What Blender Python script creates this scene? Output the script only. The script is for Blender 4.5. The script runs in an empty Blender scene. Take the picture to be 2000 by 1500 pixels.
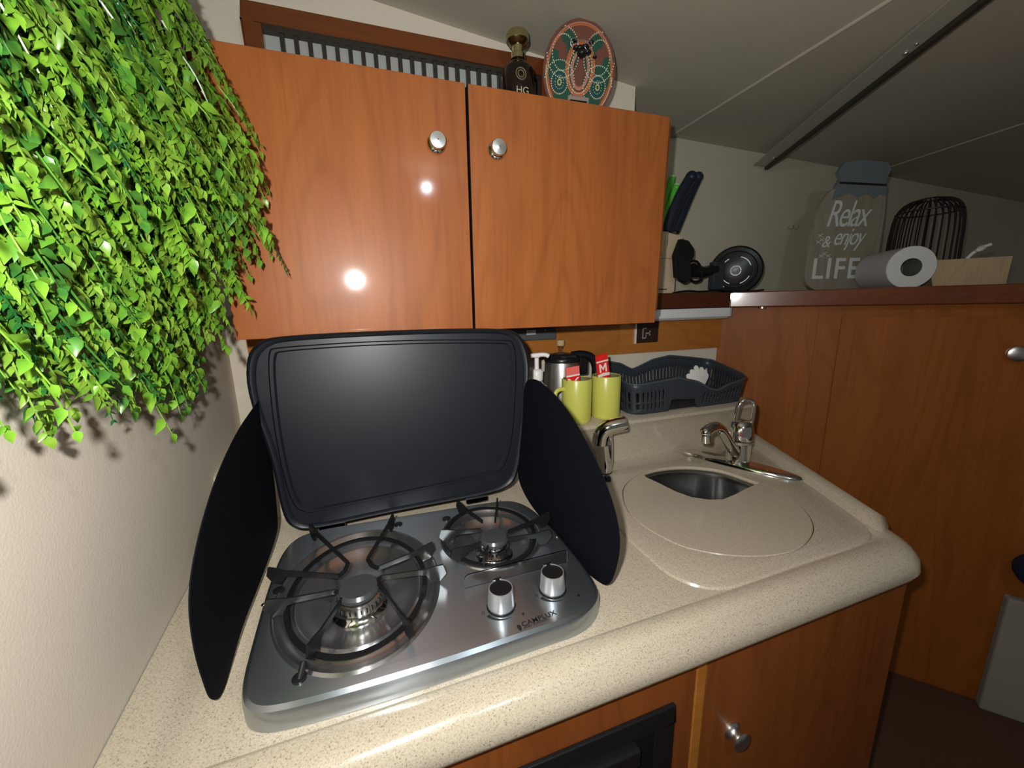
import bpy, math, random
import numpy as np
from mathutils import Vector, Matrix, Euler
from mathutils.geometry import tessellate_polygon
random.seed(7)
S = bpy.context.scene
COL = S.collection
PI = math.pi

# ------------------------------------------------------------------ camera
F = 750.0                                   # focal length for a 2000 px wide frame
CAM = Vector((0, 0, 1.32))
def _v(px, py): return Vector((px-1000, 750-py, F)).normalized()
_vx = _v(3250, 549)
_zc = Vector((3250-1000, 201, F)).cross(Vector((100, 155, F))).normalized()
if _zc.y < 0: _zc = -_zc
_yc = -(_zc.cross(_vx)).normalized()
_R = Matrix((_vx, _yc, _zc))                # camera (right, up, forward) -> world
def ray(px, py): return (_R @ _v(px, py)).normalized()
def onz(px, py, z): r = ray(px, py); return CAM + r*((z-CAM.z)/r.z)
def ony(px, py, y): r = ray(px, py); return CAM + r*(y/r.y)
def onx(px, py, x): r = ray(px, py); return CAM + r*(x/r.x)
def onp(px, py, p0, d):                     # vertical plane through p0 with horizontal direction d
    n = Vector((d[1], -d[0], 0)); r = ray(px, py); return CAM + r*((Vector(p0)-CAM).dot(n)/r.dot(n))
right = _R @ Vector((1, 0, 0)); up = _R @ Vector((0, 1, 0)); fwd = _R @ Vector((0, 0, 1))
cd = bpy.data.cameras.new('camera'); cam = bpy.data.objects.new('camera', cd); COL.objects.link(cam)
bk = -fwd
up2 = bk.cross(right).normalized()
cam.matrix_world = Matrix(((right.x, up2.x, bk.x, CAM.x), (right.y, up2.y, bk.y, CAM.y), (right.z, up2.z, bk.z, CAM.z), (0, 0, 0, 1)))
cd.sensor_fit = 'HORIZONTAL'; cd.sensor_width = 36; cd.lens = 36*F/2000; cd.clip_start = 0.01; cd.clip_end = 50
S.camera = cam

# ------------------------------------------------------------------ light
w = bpy.data.worlds.new('world'); S.world = w; w.use_nodes = True
w.node_tree.nodes['Background'].inputs[0].default_value = (1.0, 1.0, 0.96, 1)
w.node_tree.nodes['Background'].inputs[1].default_value = 0.075
def point(name, loc, power, r, col=(1, 1, 1)):
    l = bpy.data.lights.new(name, 'POINT'); l.energy = power; l.shadow_soft_size = r; l.color = col
    o = bpy.data.objects.new(name, l); o.location = loc; COL.objects.link(o); return o
fl_d = bpy.data.lights.new('phone_flash', 'AREA'); fl_d.shape = 'DISK'; fl_d.size = 0.020; fl_d.energy = 6.6; fl_d.color = (1.0, 0.98, 0.94)   # the phone's own lamp
fl_o = bpy.data.objects.new('phone_flash', fl_d); COL.objects.link(fl_o); fl_o.matrix_world = cam.matrix_world.copy(); fl_o.location = (-0.052, -0.002, 1.372)
_n = Vector((-0.010, 1, 0.034)).normalized(); _r = ray(833, 367); _p = CAM+_r*(0.78/_r.y); _q = _r-_n*2*_r.dot(_n)
point('cabin_lamp', _p+_q*((-0.30-_p.y)/_q.y), 4.0, 0.012, (0.80, 0.90, 1.0))        # small lamp in the deckhead behind the camera
S.view_settings.view_transform = 'Standard'; S.view_settings.look = 'None'
S.view_settings.exposure = 0.12; S.view_settings.gamma = 1.0; S.view_settings.use_curve_mapping = False

# ------------------------------------------------------------------ materials
def mat(name, col, rough=0.5, metal=0.0, coat=0.0, spec=0.5, trans=0.0, coat_rough=0.05, ior=1.45, aniso=0.0):
    m = bpy.data.materials.new(name); m.use_nodes = True
    b = m.node_tree.nodes['Principled BSDF']
    b.inputs['Base Color'].default_value = (*col, 1); b.inputs['Roughness'].default_value = rough
    b.inputs['Metallic'].default_value = metal; b.inputs['Coat Weight'].default_value = coat
    b.inputs['Coat Roughness'].default_value = coat_rough; b.inputs['Specular IOR Level'].default_value = spec
    b.inputs['Transmission Weight'].default_value = trans; b.inputs['IOR'].default_value = ior
    b.inputs['Anisotropic'].default_value = aniso
    return m
def nodes(m): return m.node_tree.nodes, m.node_tree.links, m.node_tree.nodes['Principled BSDF']
def coords(m, scale, rot=(0, 0, 0)):
    n, l, b = nodes(m)
    tc = n.new('ShaderNodeTexCoord'); mp = n.new('ShaderNodeMapping'); mp.inputs['Scale'].default_value = scale
    mp.inputs['Rotation'].default_value = rot
    l.new(tc.outputs['Object'], mp.inputs['Vector']); return mp.outputs['Vector']
def noise(m, vec, scale, detail=4, dist=0.0, rough=0.5):
    n, l, b = nodes(m); t = n.new('ShaderNodeTexNoise'); t.inputs['Scale'].default_value = scale
    t.inputs['Detail'].default_value = detail; t.inputs['Distortion'].default_value = dist; t.inputs['Roughness'].default_value = rough
    l.new(vec, t.inputs['Vector']); return t.outputs['Fac']
def ramp(m, fac, stops):
    n, l, b = nodes(m); r = n.new('ShaderNodeValToRGB'); e = r.color_ramp.elements
    while len(e) > 1: e.remove(e[-1])
    e[0].position = stops[0][0]; e[0].color = (*stops[0][1], 1)
    for p, c in stops[1:]:
        q = e.new(p); q.color = (*c, 1)
    l.new(fac, r.inputs['Fac']); return r.outputs['Color']
def mixc(m, a, b_, fac, mode='MIX'):
    n, l, b = nodes(m); x = n.new('ShaderNodeMix'); x.data_type = 'RGBA'; x.blend_type = mode
    for s, v in ((x.inputs[0], fac), (x.inputs[6], a), (x.inputs[7], b_)):
        if isinstance(v, (int, float)): s.default_value = v
        elif isinstance(v, tuple): s.default_value = (*v, 1)
        else: l.new(v, s)
    return x.outputs[2]
def bump(m, fac, strength, dist=0.01):
    n, l, b = nodes(m); x = n.new('ShaderNodeBump'); x.inputs['Strength'].default_value = strength; x.inputs['Distance'].default_value = dist
    l.new(fac, x.inputs['Height']); l.new(x.outputs['Normal'], b.inputs['Normal'])
def wood(name, light, dark, rough=0.35, coat=0.0, scale=1.0, grain='z', coat_rough=0.08, spec=0.5):
    m = mat(name, light, rough, coat=coat, coat_rough=coat_rough, spec=spec); n, l, b = nodes(m)
    st = lambda a_, c_: (a_*scale, a_*scale, c_*scale) if grain == 'z' else (c_*scale, a_*scale, a_*scale)
    f1 = noise(m, coords(m, st(4.2, 0.9)), 1.3, 2, 0.4)                 # broad figure, its contours are the cathedrals
    wv = n.new('ShaderNodeMath'); wv.operation = 'MULTIPLY'; wv.inputs[1].default_value = 62; l.new(f1, wv.inputs[0])
    sn = n.new('ShaderNodeMath'); sn.operation = 'SINE'; l.new(wv.outputs[0], sn.inputs[0])
    f2 = noise(m, coords(m, st(70, 2.4)), 2.0, 5, 0.1, 0.7)             # fine pores
    f3 = noise(m, coords(m, st(9, 0.6)), 1.4, 3, 0.5)                   # light and dark bands
    base = ramp(m, f3, [(0.22, tuple(d_*0.6+l_*0.4 for d_, l_ in zip(dark, light))), (0.66, light)])
    line = ramp(m, sn.outputs[0], [(0.0, (0.0,)*3), (0.55, (0.05,)*3), (0.86, (0.13,)*3), (1.0, (0.19,)*3)])
    base = mixc(m, base, tuple(q*0.62 for q in dark), line)
    pore = ramp(m, f2, [(0.34, (0.22,)*3), (0.56, (0.0,)*3)])
    base = mixc(m, base, tuple(q*0.6 for q in dark), pore)
    l.new(base, b.inputs['Base Color'])
    return m
M = {}
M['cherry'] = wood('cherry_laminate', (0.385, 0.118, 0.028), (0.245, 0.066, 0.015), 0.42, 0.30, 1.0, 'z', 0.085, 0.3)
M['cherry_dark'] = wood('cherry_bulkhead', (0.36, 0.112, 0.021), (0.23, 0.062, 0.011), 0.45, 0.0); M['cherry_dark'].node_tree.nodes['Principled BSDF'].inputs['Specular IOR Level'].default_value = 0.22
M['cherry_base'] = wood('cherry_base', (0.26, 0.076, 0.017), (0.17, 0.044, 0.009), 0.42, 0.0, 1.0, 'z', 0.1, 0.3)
M['cherry_x'] = wood('cherry_rail', (0.50, 0.19, 0.035), (0.38, 0.125, 0.018), 0.35, 0.2, 1.0, 'x')
M['cherry_edge'] = wood('varnished_cherry', (0.20, 0.055, 0.013), (0.10, 0.022, 0.006), 0.25, 0.5, 1.0, 'x')
M['pale_wood'] = wood('pale_wood', (0.50, 0.36, 0.20), (0.38, 0.26, 0.14), 0.5, 0, 1.3)
M['block_wood'] = wood('pale_block', (0.68, 0.54, 0.36), (0.62, 0.48, 0.31), 0.55, 0, 1.0)
def counter_mat():
    m = mat('speckled_solid_surface', (0.6, 0.5, 0.38), 0.22, coat=0.15, coat_rough=0.1); n, l, b = nodes(m)
    v = coords(m, (1, 1, 1))
    f = noise(m, v, 560, 3, 0, 0.7)
    c = ramp(m, f, [(0.33, (0.22, 0.18, 0.14)), (0.42, (0.46, 0.395, 0.30)), (0.6, (0.53, 0.465, 0.355)), (0.74, (0.61, 0.545, 0.43))])
    f2 = noise(m, v, 150, 4, 0, 0.75)
    c2 = mixc(m, c, (0.30, 0.24, 0.19), ramp(m, f2, [(0.66, (0, 0, 0)), (0.72, (0.8,)*3)]))
    l.new(c2, b.inputs['Base Color']); return m
M['counter'] = counter_mat()
def wall_mat(name, col, s=60, st=0.12):
    m = mat(name, col, 0.8, spec=0.25); n, l, b = nodes(m); v = coords(m, (1, 1, 1))
    f = noise(m, v, 3, 4); c = ramp(m, f, [(0.3, tuple(q*0.93 for q in col)), (0.7, col)]); l.new(c, b.inputs['Base Color'])
    bump(m, noise(m, v, s*6, 3), st, 0.002); return m
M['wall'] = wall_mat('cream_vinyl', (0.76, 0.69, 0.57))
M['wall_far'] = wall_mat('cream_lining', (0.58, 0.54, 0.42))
M['ceiling'] = wall_mat('padded_headliner', (0.50, 0.47, 0.39))
M['carpet'] = wall_mat('brown_carpet', (0.12, 0.060, 0.035), 150, 0.6)
def steel(name, col, rough, aniso=0.0, sc=(1, 60, 1)):
    m = mat(name, col, rough, 1.0, aniso=aniso); n, l, b = nodes(m)
    v = coords(m, sc); f = noise(m, v, 18, 4)
    r = ramp(m, f, [(0.3, (rough*0.75,)*3), (0.7, (rough*1.35,)*3)]); l.new(r, b.inputs['Roughness'])
    return m
M['steel'] = mat('brushed_steel', (0.40, 0.44, 0.48), 0.30, 0.95, aniso=0.85)
M['pan_steel'] = mat('spun_steel', (0.50, 0.50, 0.51), 0.24, 0.95, aniso=0.8)
M['bowl_steel'] = mat('sink_steel', (0.62, 0.62, 0.62), 0.20, 1.0)
def tangent(m, kind):
    n, l, b = nodes(m)
    if kind == 'radial':
        t = n.new('ShaderNodeTangent'); t.direction_type = 'RADIAL'; t.axis = 'Z'; l.new(t.outputs[0], b.inputs['Tangent']); b.inputs['Anisotropic Rotation'].default_value = 0.25
    else:
        t = n.new('ShaderNodeCombineXYZ'); t.inputs[1].default_value = 1.0; l.new(t.outputs[0], b.inputs['Tangent'])
tangent(M['steel'], 'y'); tangent(M['pan_steel'], 'radial')
M['chrome'] = mat('chrome', (0.78, 0.77, 0.75), 0.08, 1.0)
M['satin'] = mat('satin_nickel', (0.72, 0.71, 0.68), 0.32, 1.0)
M['knob_alu'] = mat('brushed_aluminium', (0.80, 0.82, 0.85), 0.30, 0.85)
M['alu'] = mat('aluminium_track', (0.42, 0.41, 0.35), 0.5, 0.3)
M['alu_dark'] = mat('track_groove', (0.035, 0.032, 0.022), 0.6)
M['black_glass'] = mat('black_enamel_lid', (0.008, 0.010, 0.014), 0.40, coat=0.04, coat_rough=0.3, spec=0.3)
M['black_wing'] = mat('black_coated_sheet', (0.0035, 0.004, 0.007), 0.75, spec=0.12)
M['black_iron'] = mat('black_grate', (0.007, 0.007, 0.008), 0.5, spec=0.3)
M['grey_iron'] = mat('greyed_grate', (0.075, 0.078, 0.078), 0.28, 0.85)
M['black'] = mat('black_plastic', (0.010, 0.010, 0.011), 0.3)
M['matt_black'] = mat('matt_black', (0.006, 0.006, 0.006), 0.7, spec=0.2)
M['print'] = mat('black_print', (0.008, 0.008, 0.010), 0.6)
M['clear'] = mat('clear_acrylic', (0.95, 0.97, 0.98), 0.03, trans=1.0, ior=1.3)
M['glass'] = mat('clear_glass', (0.95, 0.97, 0.96), 0.02, trans=1.0, ior=1.4)
M['white_plastic'] = mat('white_plastic', (0.85, 0.84, 0.80), 0.35)
M['mug'] = mat('lime_glaze', (0.60, 0.60, 0.115), 0.3, coat=0.3)
M['mug_in'] = mat('mug_lining', (0.20, 0.20, 0.10), 0.3)
M['red'] = mat('red_packet', (0.75, 0.022, 0.012), 0.35)
M['pink'] = mat('pink_packet', (0.85, 0.16, 0.14), 0.35)
M['white_print'] = mat('white_print', (0.85, 0.75, 0.72), 0.5)
M['slate'] = mat('slate_plastic', (0.035, 0.042, 0.052), 0.35)
M['paper'] = mat('white_paper', (0.80, 0.80, 0.80), 0.8)
M['cork'] = mat('cork', (0.62, 0.45, 0.25), 0.8)
M['outlet'] = mat('brown_outlet', (0.035, 0.014, 0.008), 0.3)
M['lens'] = mat('frosted_lens', (0.75, 0.78, 0.78), 0.25)
M['grille'] = mat('dark_bronze', (0.035, 0.028, 0.02), 0.4)
M['grille_back'] = mat('grey_mesh', (0.42, 0.43, 0.41), 0.7)
M['gold'] = mat('pale_gold', (0.62, 0.55, 0.30), 0.18, 1.0)
M['bottle'] = mat('dark_amber_glass', (0.012, 0.006, 0.004), 0.06)
M['green_handle'] = mat('green_handle', (0.10, 0.50, 0.05), 0.3)
M['pale_green'] = mat('pale_green_trim', (0.50, 0.75, 0.35), 0.3)
M['navy_handle'] = mat('navy_handle', (0.016, 0.022, 0.038), 0.35)
M['blue'] = mat('blue_cushion', (0.008, 0.022, 0.06), 0.7)
M['step'] = wall_mat('beige_base', (0.36, 0.335, 0.275))
M['grey_paint'] = wall_mat('grey_wash', (0.16, 0.185, 0.20))
M['sign_wood'] = wood('weathered_board', (0.30, 0.265, 0.195), (0.22, 0.19, 0.14), 0.75)
M['sign_white'] = mat('sign_lettering', (0.62, 0.66, 0.64), 0.7)
M['towel'] = wall_mat('towel_paper', (0.52, 0.50, 0.52))
M['towel_end'] = mat('towel_end', (0.66, 0.66, 0.63), 0.85)
M['tube_in'] = mat('cardboard_core', (0.14, 0.15, 0.13), 0.9)
M['wire'] = mat('dark_wire', (0.02, 0.014, 0.012), 0.45)
M['lilac'] = mat('lilac_card', (0.30, 0.31, 0.38), 0.7)
M['dish_brown'] = mat('dish_brown', (0.17, 0.065, 0.045), 0.6, spec=0.25)
M['dish_green'] = mat('dish_green', (0.022, 0.085, 0.055), 0.6, spec=0.25)
M['dish_teal'] = mat('dish_teal', (0.012, 0.075, 0.08), 0.6, spec=0.25)
M['dish_orange'] = mat('dish_orange', (0.45, 0.14, 0.05), 0.6, spec=0.25)
M['dish_pink'] = mat('dish_pink', (0.50, 0.22, 0.17), 0.6, spec=0.25)
M['dot_pale'] = mat('pale_dots', (0.60, 0.66, 0.48), 0.4)
M['dot_yellow'] = mat('yellow_dots', (0.60, 0.55, 0.18), 0.4)
def leaf_mat(name, a, b_, rough=0.33):
    m = mat(name, a, rough, spec=0.5); n, l, b = nodes(m)
    c = ramp(m, noise(m, coords(m, (1, 1, 1)), 45, 3), [(0.36, b_), (0.6, a)]); l.new(c, b.inputs['Base Color'])
    b.inputs['Subsurface Weight'].default_value = 0.0
    return m
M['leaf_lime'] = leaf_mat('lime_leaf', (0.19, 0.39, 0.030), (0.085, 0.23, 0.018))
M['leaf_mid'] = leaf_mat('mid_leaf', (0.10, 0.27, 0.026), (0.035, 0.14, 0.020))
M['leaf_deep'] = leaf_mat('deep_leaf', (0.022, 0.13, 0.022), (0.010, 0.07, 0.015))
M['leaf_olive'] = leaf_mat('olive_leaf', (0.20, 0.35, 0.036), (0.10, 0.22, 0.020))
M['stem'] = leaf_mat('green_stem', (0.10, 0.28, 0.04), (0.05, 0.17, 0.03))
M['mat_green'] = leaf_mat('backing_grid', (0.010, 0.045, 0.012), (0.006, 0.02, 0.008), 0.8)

# ------------------------------------------------------------------ object helpers
def link(o, parent=None):
    COL.objects.link(o)
    if parent is not None:
        o.parent = parent; o.matrix_parent_inverse = Matrix.Identity(4)
    return o
def tag(o, label=None, cat=None, group=None, kind=None):
    if label: o['label'] = label
    if cat: o['category'] = cat
    if group: o['group'] = group
    if kind: o['kind'] = kind
    return o
def thing(name, label, cat, loc=(0, 0, 0), group=None):
    o = bpy.data.objects.new(name, None); o.empty_display_size = 0.02; COL.objects.link(o); o.location = loc
    return tag(o, label, cat, group)
class MB:
    def __init__(s): s.v = []; s.f = []
    def add(s, vs, fs):
        k = len(s.v); s.v += [tuple(v) for v in vs]; s.f += [tuple(i+k for i in f) for f in fs]; return s
    def box(s, lo, hi, T=None):
        x0, y0, z0 = lo; x1, y1, z1 = hi
        vs = [Vector(p) for p in ((x0,y0,z0),(x1,y0,z0),(x1,y1,z0),(x0,y1,z0),(x0,y0,z1),(x1,y0,z1),(x1,y1,z1),(x0,y1,z1))]
        if T is not None: vs = [T @ v for v in vs]
        return s.add(vs, [(0,3,2,1),(4,5,6,7),(0,1,5,4),(1,2,6,5),(2,3,7,6),(3,0,4,7)])
    def tube(s, pts, r, n=10, closed=False, caps=True, flat=1.0):
        pts = [Vector(p) for p in pts]; m = len(pts); rr = [float(q) for q in np.interp(np.linspace(0, 1, m), np.linspace(0, 1, len(r)), r)] if isinstance(r, (list, tuple)) else [r]*m
        k = len(s.v); ref = None
        for i, p in enumerate(pts):
            a = pts[(i-1) % m] if (closed or i > 0) else p; b = pts[(i+1) % m] if (closed or i < m-1) else p
            t = (b-a).normalized()
            if ref is None:
                ref = Vector((0, 0, 1)) if abs(t.z) < 0.9 else Vector((1, 0, 0))
            u = (ref - t*ref.dot(t)).normalized(); ref = u; w_ = t.cross(u)
            for j in range(n):
                a_ = 2*PI*j/n; s.v.append(tuple(p + u*math.cos(a_)*rr[i] + w_*math.sin(a_)*rr[i]*flat))
        for i in range(m if closed else m-1):
            for j in range(n):
                a = k+i*n+j; b = k+i*n+(j+1) % n; c = k+((i+1) % m)*n+(j+1) % n; d = k+((i+1) % m)*n+j
                s.f.append((a, b, c, d))
        if caps and not closed:
            s.f.append(tuple(k+j for j in range(n))[::-1]); s.f.append(tuple(k+(m-1)*n+j for j in range(n)))
        return s
    def cyl(s, p0, p1, r0, r1=None, n=24): return s.tube([p0, p1], [r0, r1 if r1 is not None else r0], n)
    def lathe(s, prof, c=(0, 0, 0), n=40, T=None, sx=1.0, sy=1.0, rot=0.0, cap0=False, cap1=False):
        k = len(s.v); c = Vector(c); cr, sr = math.cos(rot), math.sin(rot)
        for r, z in prof:
            for j in range(n):
                a = 2*PI*j/n; x, y = r*math.cos(a)*sx, r*math.sin(a)*sy
                p = Vector((x*cr-y*sr, x*sr+y*cr, z))
                if T is not None: p = T @ p
                s.v.append(tuple(c+p))
        for i in range(len(prof)-1):
            for j in range(n):
                s.f.append((k+i*n+j, k+i*n+(j+1) % n, k+(i+1)*n+(j+1) % n, k+(i+1)*n+j))
        if cap0: s.f.append(tuple(k+j for j in range(n))[::-1])
        if cap1: s.f.append(tuple(k+(len(prof)-1)*n+j for j in range(n)))
        return s
    def ball(s, c, r, n=12, sx=1, sy=1, sz=1, T=None):
        prof = [(max(1e-5, r*math.sin(PI*i/n)), -r*math.cos(PI*i/n)*sz) for i in range(n+1)]
        return s.lathe(prof, c, n*2, T, sx, sy)
    def prism(s, loop, off):                # loop: 3-D points in a plane, off: thickness vector
        off = Vector(off); L = [Vector(p) for p in loop]; n = len(L); k = len(s.v)
        s.v += [tuple(p) for p in L] + [tuple(p+off) for p in L]
        tris = tessellate_polygon([L])
        for t in tris:
            s.f.append(tuple(k+i for i in t)); s.f.append(tuple(k+n+i for i in t)[::-1])
        for i in range(n): s.f.append((k+i, k+(i+1) % n, k+n+(i+1) % n, k+n+i))
        return s
    def fill(s, loops):                     # flat area between an outer loop and holes
        k = len(s.v); P = [[Vector(p) for p in L] for L in loops]
        for L in P: s.v += [tuple(p) for p in L]
        for t in tessellate_polygon(P): s.f.append(tuple(k+i for i in t))
        return s
    def strip(s, A, B, closed=True):
        k = len(s.v); n = len(A); s.v += [tuple(p) for p in A] + [tuple(p) for p in B]
        for i in range(n if closed else n-1): s.f.append((k+i, k+(i+1) % n, k+n+(i+1) % n, k+n+i))
        return s
    def build(s, name, m, parent=None, smooth=None, bevel=0.0, seg=2, origin=None):
        me = bpy.data.meshes.new(name)
        pb = Vector((0, 0, 0))
        if parent is not None:
            q = parent
            while q is not None: pb += q.location; q = q.parent
        loc = Vector((0, 0, 0))
        if parent is None:
            vs = np.array(s.v); loc = Vector(((vs[:,0].min()+vs[:,0].max())/2, (vs[:,1].min()+vs[:,1].max())/2, vs[:,2].min()))
            if origin is not None: loc = Vector(origin)
        d = pb+loc
        me.from_pydata([(v[0]-d.x, v[1]-d.y, v[2]-d.z) for v in s.v], [], s.f)
        import bmesh
        bm = bmesh.new(); bm.from_mesh(me); bmesh.ops.remove_doubles(bm, verts=bm.verts, dist=1e-6)
        bmesh.ops.recalc_face_normals(bm, faces=bm.faces); bm.to_mesh(me); bm.free()
        me.materials.append(m)
        o = bpy.data.objects.new(name, me); o.location = loc; link(o, parent)
        if bevel:
            b = o.modifiers.new('bevel', 'BEVEL'); b.width = bevel; b.segments = seg; b.limit_method = 'ANGLE'; b.angle_limit = 0.7
        if smooth is not None:
            for p in me.polygons: p.use_smooth = True
            me.set_sharp_from_angle(angle=smooth)
        return o
def smooth_loop(pts, it=3):                 # Chaikin corner cutting of a closed loop
    P = [Vector(p) for p in pts]
    for _ in range(it):
        Q = []
        for i in range(len(P)):
            a, b = P[i], P[(i+1) % len(P)]; Q += [a*0.75+b*0.25, a*0.25+b*0.75]
        P = Q
    return P
def smooth_path(pts, it=3):
    P = [Vector(p) for p in pts]
    for _ in range(it):
        Q = [P[0]]
        for a, b in zip(P, P[1:]): Q += [a*0.75+b*0.25, a*0.25+b*0.75]
        P = Q + [P[-1]]
    return P
def round_poly(pts, rad, n=8):              # closed 2-D polygon with circular-ish corners; rad scalar or list
    out = []; m = len(pts)
    for i in range(m):
        p = Vector(pts[i]); a = Vector(pts[i-1]); b = Vector(pts[(i+1) % m]); r = rad[i] if isinstance(rad, (list, tuple)) else rad
        if r <= 0: out.append(p); continue
        u = (a-p).normalized(); v = (b-p).normalized()
        p0 = p+u*min(r, (a-p).length*0.49); p1 = p+v*min(r, (b-p).length*0.49)
        for k in range(n+1):
            t = k/n; out.append(p0*(1-t)**2 + p*2*t*(1-t) + p1*t*t)
    return out
def offset2(L, d):                          # inward offset of a CCW loop (xy), keeps z
    out = []; n = len(L)
    for i in range(n):
        a, p, b = L[i-1], L[i], L[(i+1) % n]
        e = Vector((b[0]-a[0], b[1]-a[1], 0)).normalized(); nn = Vector((-e.y, e.x, 0)); out.append(Vector((p[0], p[1], 0))+nn*d)
    return out
def zl(L, z): return [Vector((p[0], p[1], z)) for p in L]
def text_mesh(body, size, T, name, m, parent, shear=0.0, ext=0.0004, space=1.0, align='LEFT', bold=0.0):
    c = bpy.data.curves.new(name, 'FONT'); c.body = body; c.size = size; c.extrude = ext; c.shear = shear; c.space_character = space; c.align_x = align; c.offset = bold
    t = bpy.data.objects.new(name+'_c', c); COL.objects.link(t)
    dg = bpy.context.evaluated_depsgraph_get(); me = bpy.data.meshes.new_from_object(t.evaluated_get(dg))
    bpy.data.objects.remove(t)
    pb = Vector((0, 0, 0)); q = parent
    while q is not None: pb += q.location; q = q.parent
    for v in me.vertices: v.co = (T @ v.co) - pb
    me.materials.clear(); me.materials.append(m)
    o = bpy.data.objects.new(name, me); link(o, parent); return o
def frame_T(origin, ex, ey):                # matrix whose x axis is ex and y axis is ey
    ex = Vector(ex).normalized(); ey = Vector(ey); ey = (ey-ex*ey.dot(ex)).normalized(); ez = ex.cross(ey)
    return Matrix(((ex.x, ey.x, ez.x, origin[0]), (ex.y, ey.y, ez.y, origin[1]), (ex.z, ey.z, ez.z, origin[2]), (0, 0, 0, 1)))

# ------------------------------------------------------------------ room shell
CT = 0.90                                   # countertop height
WL0 = Vector((-0.28, 0.40, 0)); WLD = Vector((-0.098, 0.995, 0))
def wl(y): return WL0.x + WLD.x/WLD.y*(y-WL0.y)
def struct(name, mb, m, smooth=None): o = mb.build(name, m, None, smooth); o['kind'] = 'structure'; return o
BY = 1.10                                   # back wall
BU = Vector((0.657, -0.753, 0)); BN = Vector((0.753, 0.657, 0)); B0 = Vector((1.18, 1.10, 0))   # slanting bulkhead
def bpt(t, off=0, z=0): p = B0+BU*t-BN*off; return Vector((p.x, p.y, z))
def onb(px, py, off=0): return onp(px, py, B0-BN*off, BU)
struct('wall_left', MB().prism([(wl(-0.8), -0.8, 0), (wl(1.6), 1.6, 0), (wl(1.6), 1.6, 2.3), (wl(-0.8), -0.8, 2.3)], (-0.03, 0, 0)), M['wall'])
struct('wall_back', MB().box((-0.45, BY, 0), (1.20, BY+0.03, 1.31)), M['wall'])
struct('wall_back', MB().box((-0.45, 1.0, 1.65), (0.71, 1.02, 2.10)).box((0.69, 1.02, 1.65), (0.71, 1.20, 2.10)), M['wall'])
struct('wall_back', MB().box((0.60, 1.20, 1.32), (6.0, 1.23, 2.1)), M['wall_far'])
struct('wall_right', MB().prism([bpt(0), bpt(1.9), bpt(1.9, 0, 1.30), bpt(0, 0, 1.30)], BN*0.025), M['cherry_dark'])
struct('floor', MB().box((-0.6, -1.5, 0.0), (4.0, 1.4, 0.04)), M['carpet'])
# headliner: three slightly folded facets
def plane3(a, b, c): n = (b-a).cross(c-a).normalized(); return a, n
def hit(px, py, pl): r = ray(px, py); return CAM+r*((pl[0]-CAM).dot(pl[1])/r.dot(pl[1]))
def onpl(x, y, pl): a, n = pl; return Vector((x, y, a.z-((x-a.x)*n.x+(y-a.y)*n.y)/n.z))
FW = 1.20
P1 = plane3(Vector((0.043, 1.0, 1.961)), Vector((0.71, 1.0, 1.892)), ony(1313, 268, FW))
q3 = hit(1318, 262, P1); q3 = onpl(q3.x, FW, P1); g1 = hit(1720, 10, P1)
q4 = ony(1700, 338, FW); P2 = plane3(q3, g1, q4); g2 = hit(2000, 240, P2)
q5 = ony(2000, 396, FW); P3 = plane3(q4, g2, q5)
f1n = q3+(g1-q3)*2.8; f2n = q4+(g2-q4)*6.0
f1n = q3+(g1-q3)*(1.9/abs((g1-q3).y)); f2n = q4+(g2-q4)*(1.9/abs((g2-q4).y))
ceil = MB()
ceil.add([onpl(-0.6, FW, P1), q3, f1n, onpl(-0.6, f1n.y, P1)], [(0, 1, 2, 3)])
ceil.add([q3, q4, f2n, f1n], [(0, 1, 2, 3)])
ceil.add([q4, onpl(6.0, FW, P3), onpl(8.0, f2n.y, P3), f2n], [(0, 1, 2, 3)])
struct('ceiling', ceil, M['ceiling'])
c0 = [None]*3+[q3, q4]
dn = Vector((0, 0, -0.001))
struct('trim_1', MB().tube([c0[3]+dn, f1n+dn], 0.0035, 6), M['ceiling'])
struct('trim_2', MB().tube([c0[4]+dn, f2n+dn], 0.003, 6), M['ceiling'])
# curtain track under the headliner
ta = ony(1487, 322, FW-0.02); ta = Vector((ta.x, ta.y, ta.z+0.004)); tb = hit(1880, 0, P2); td = (tb-ta).normalized(); te = ta+td*2.2
tr = thing('curtain_track', 'long aluminium track with dark groove screwed to the cabin ceiling', 'curtain track', ta)
ts = td.cross(Vector((0, 0, 1))).normalized()
if ts.x > 0: ts = -ts
nrm = ts.cross(td).normalized()
if nrm.z > 0: nrm = -nrm
MB().prism([ta+ts*0.026, ta-ts*0.012, ta-ts*0.012+nrm*0.012, ta+ts*0.026+nrm*0.004], te-ta).build('rail', M['alu'], tr)
MB().prism([ta-ts*0.012, ta-ts*0.0235, ta-ts*0.0235+nrm*0.022, ta-ts*0.012+nrm*0.022], te-ta).build('groove', M['alu_dark'], tr)
for k in (0.09, 0.66):
    p = ta+td*k+nrm*0.012; MB().ball(p-ts*0.004, 0.006, 6, 1, 1, 0.5).ball(p+td*0.03-ts*0.002, 0.004, 6, 1, 1, 0.5).build('screw', M['satin'], tr, 1.0)

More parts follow.
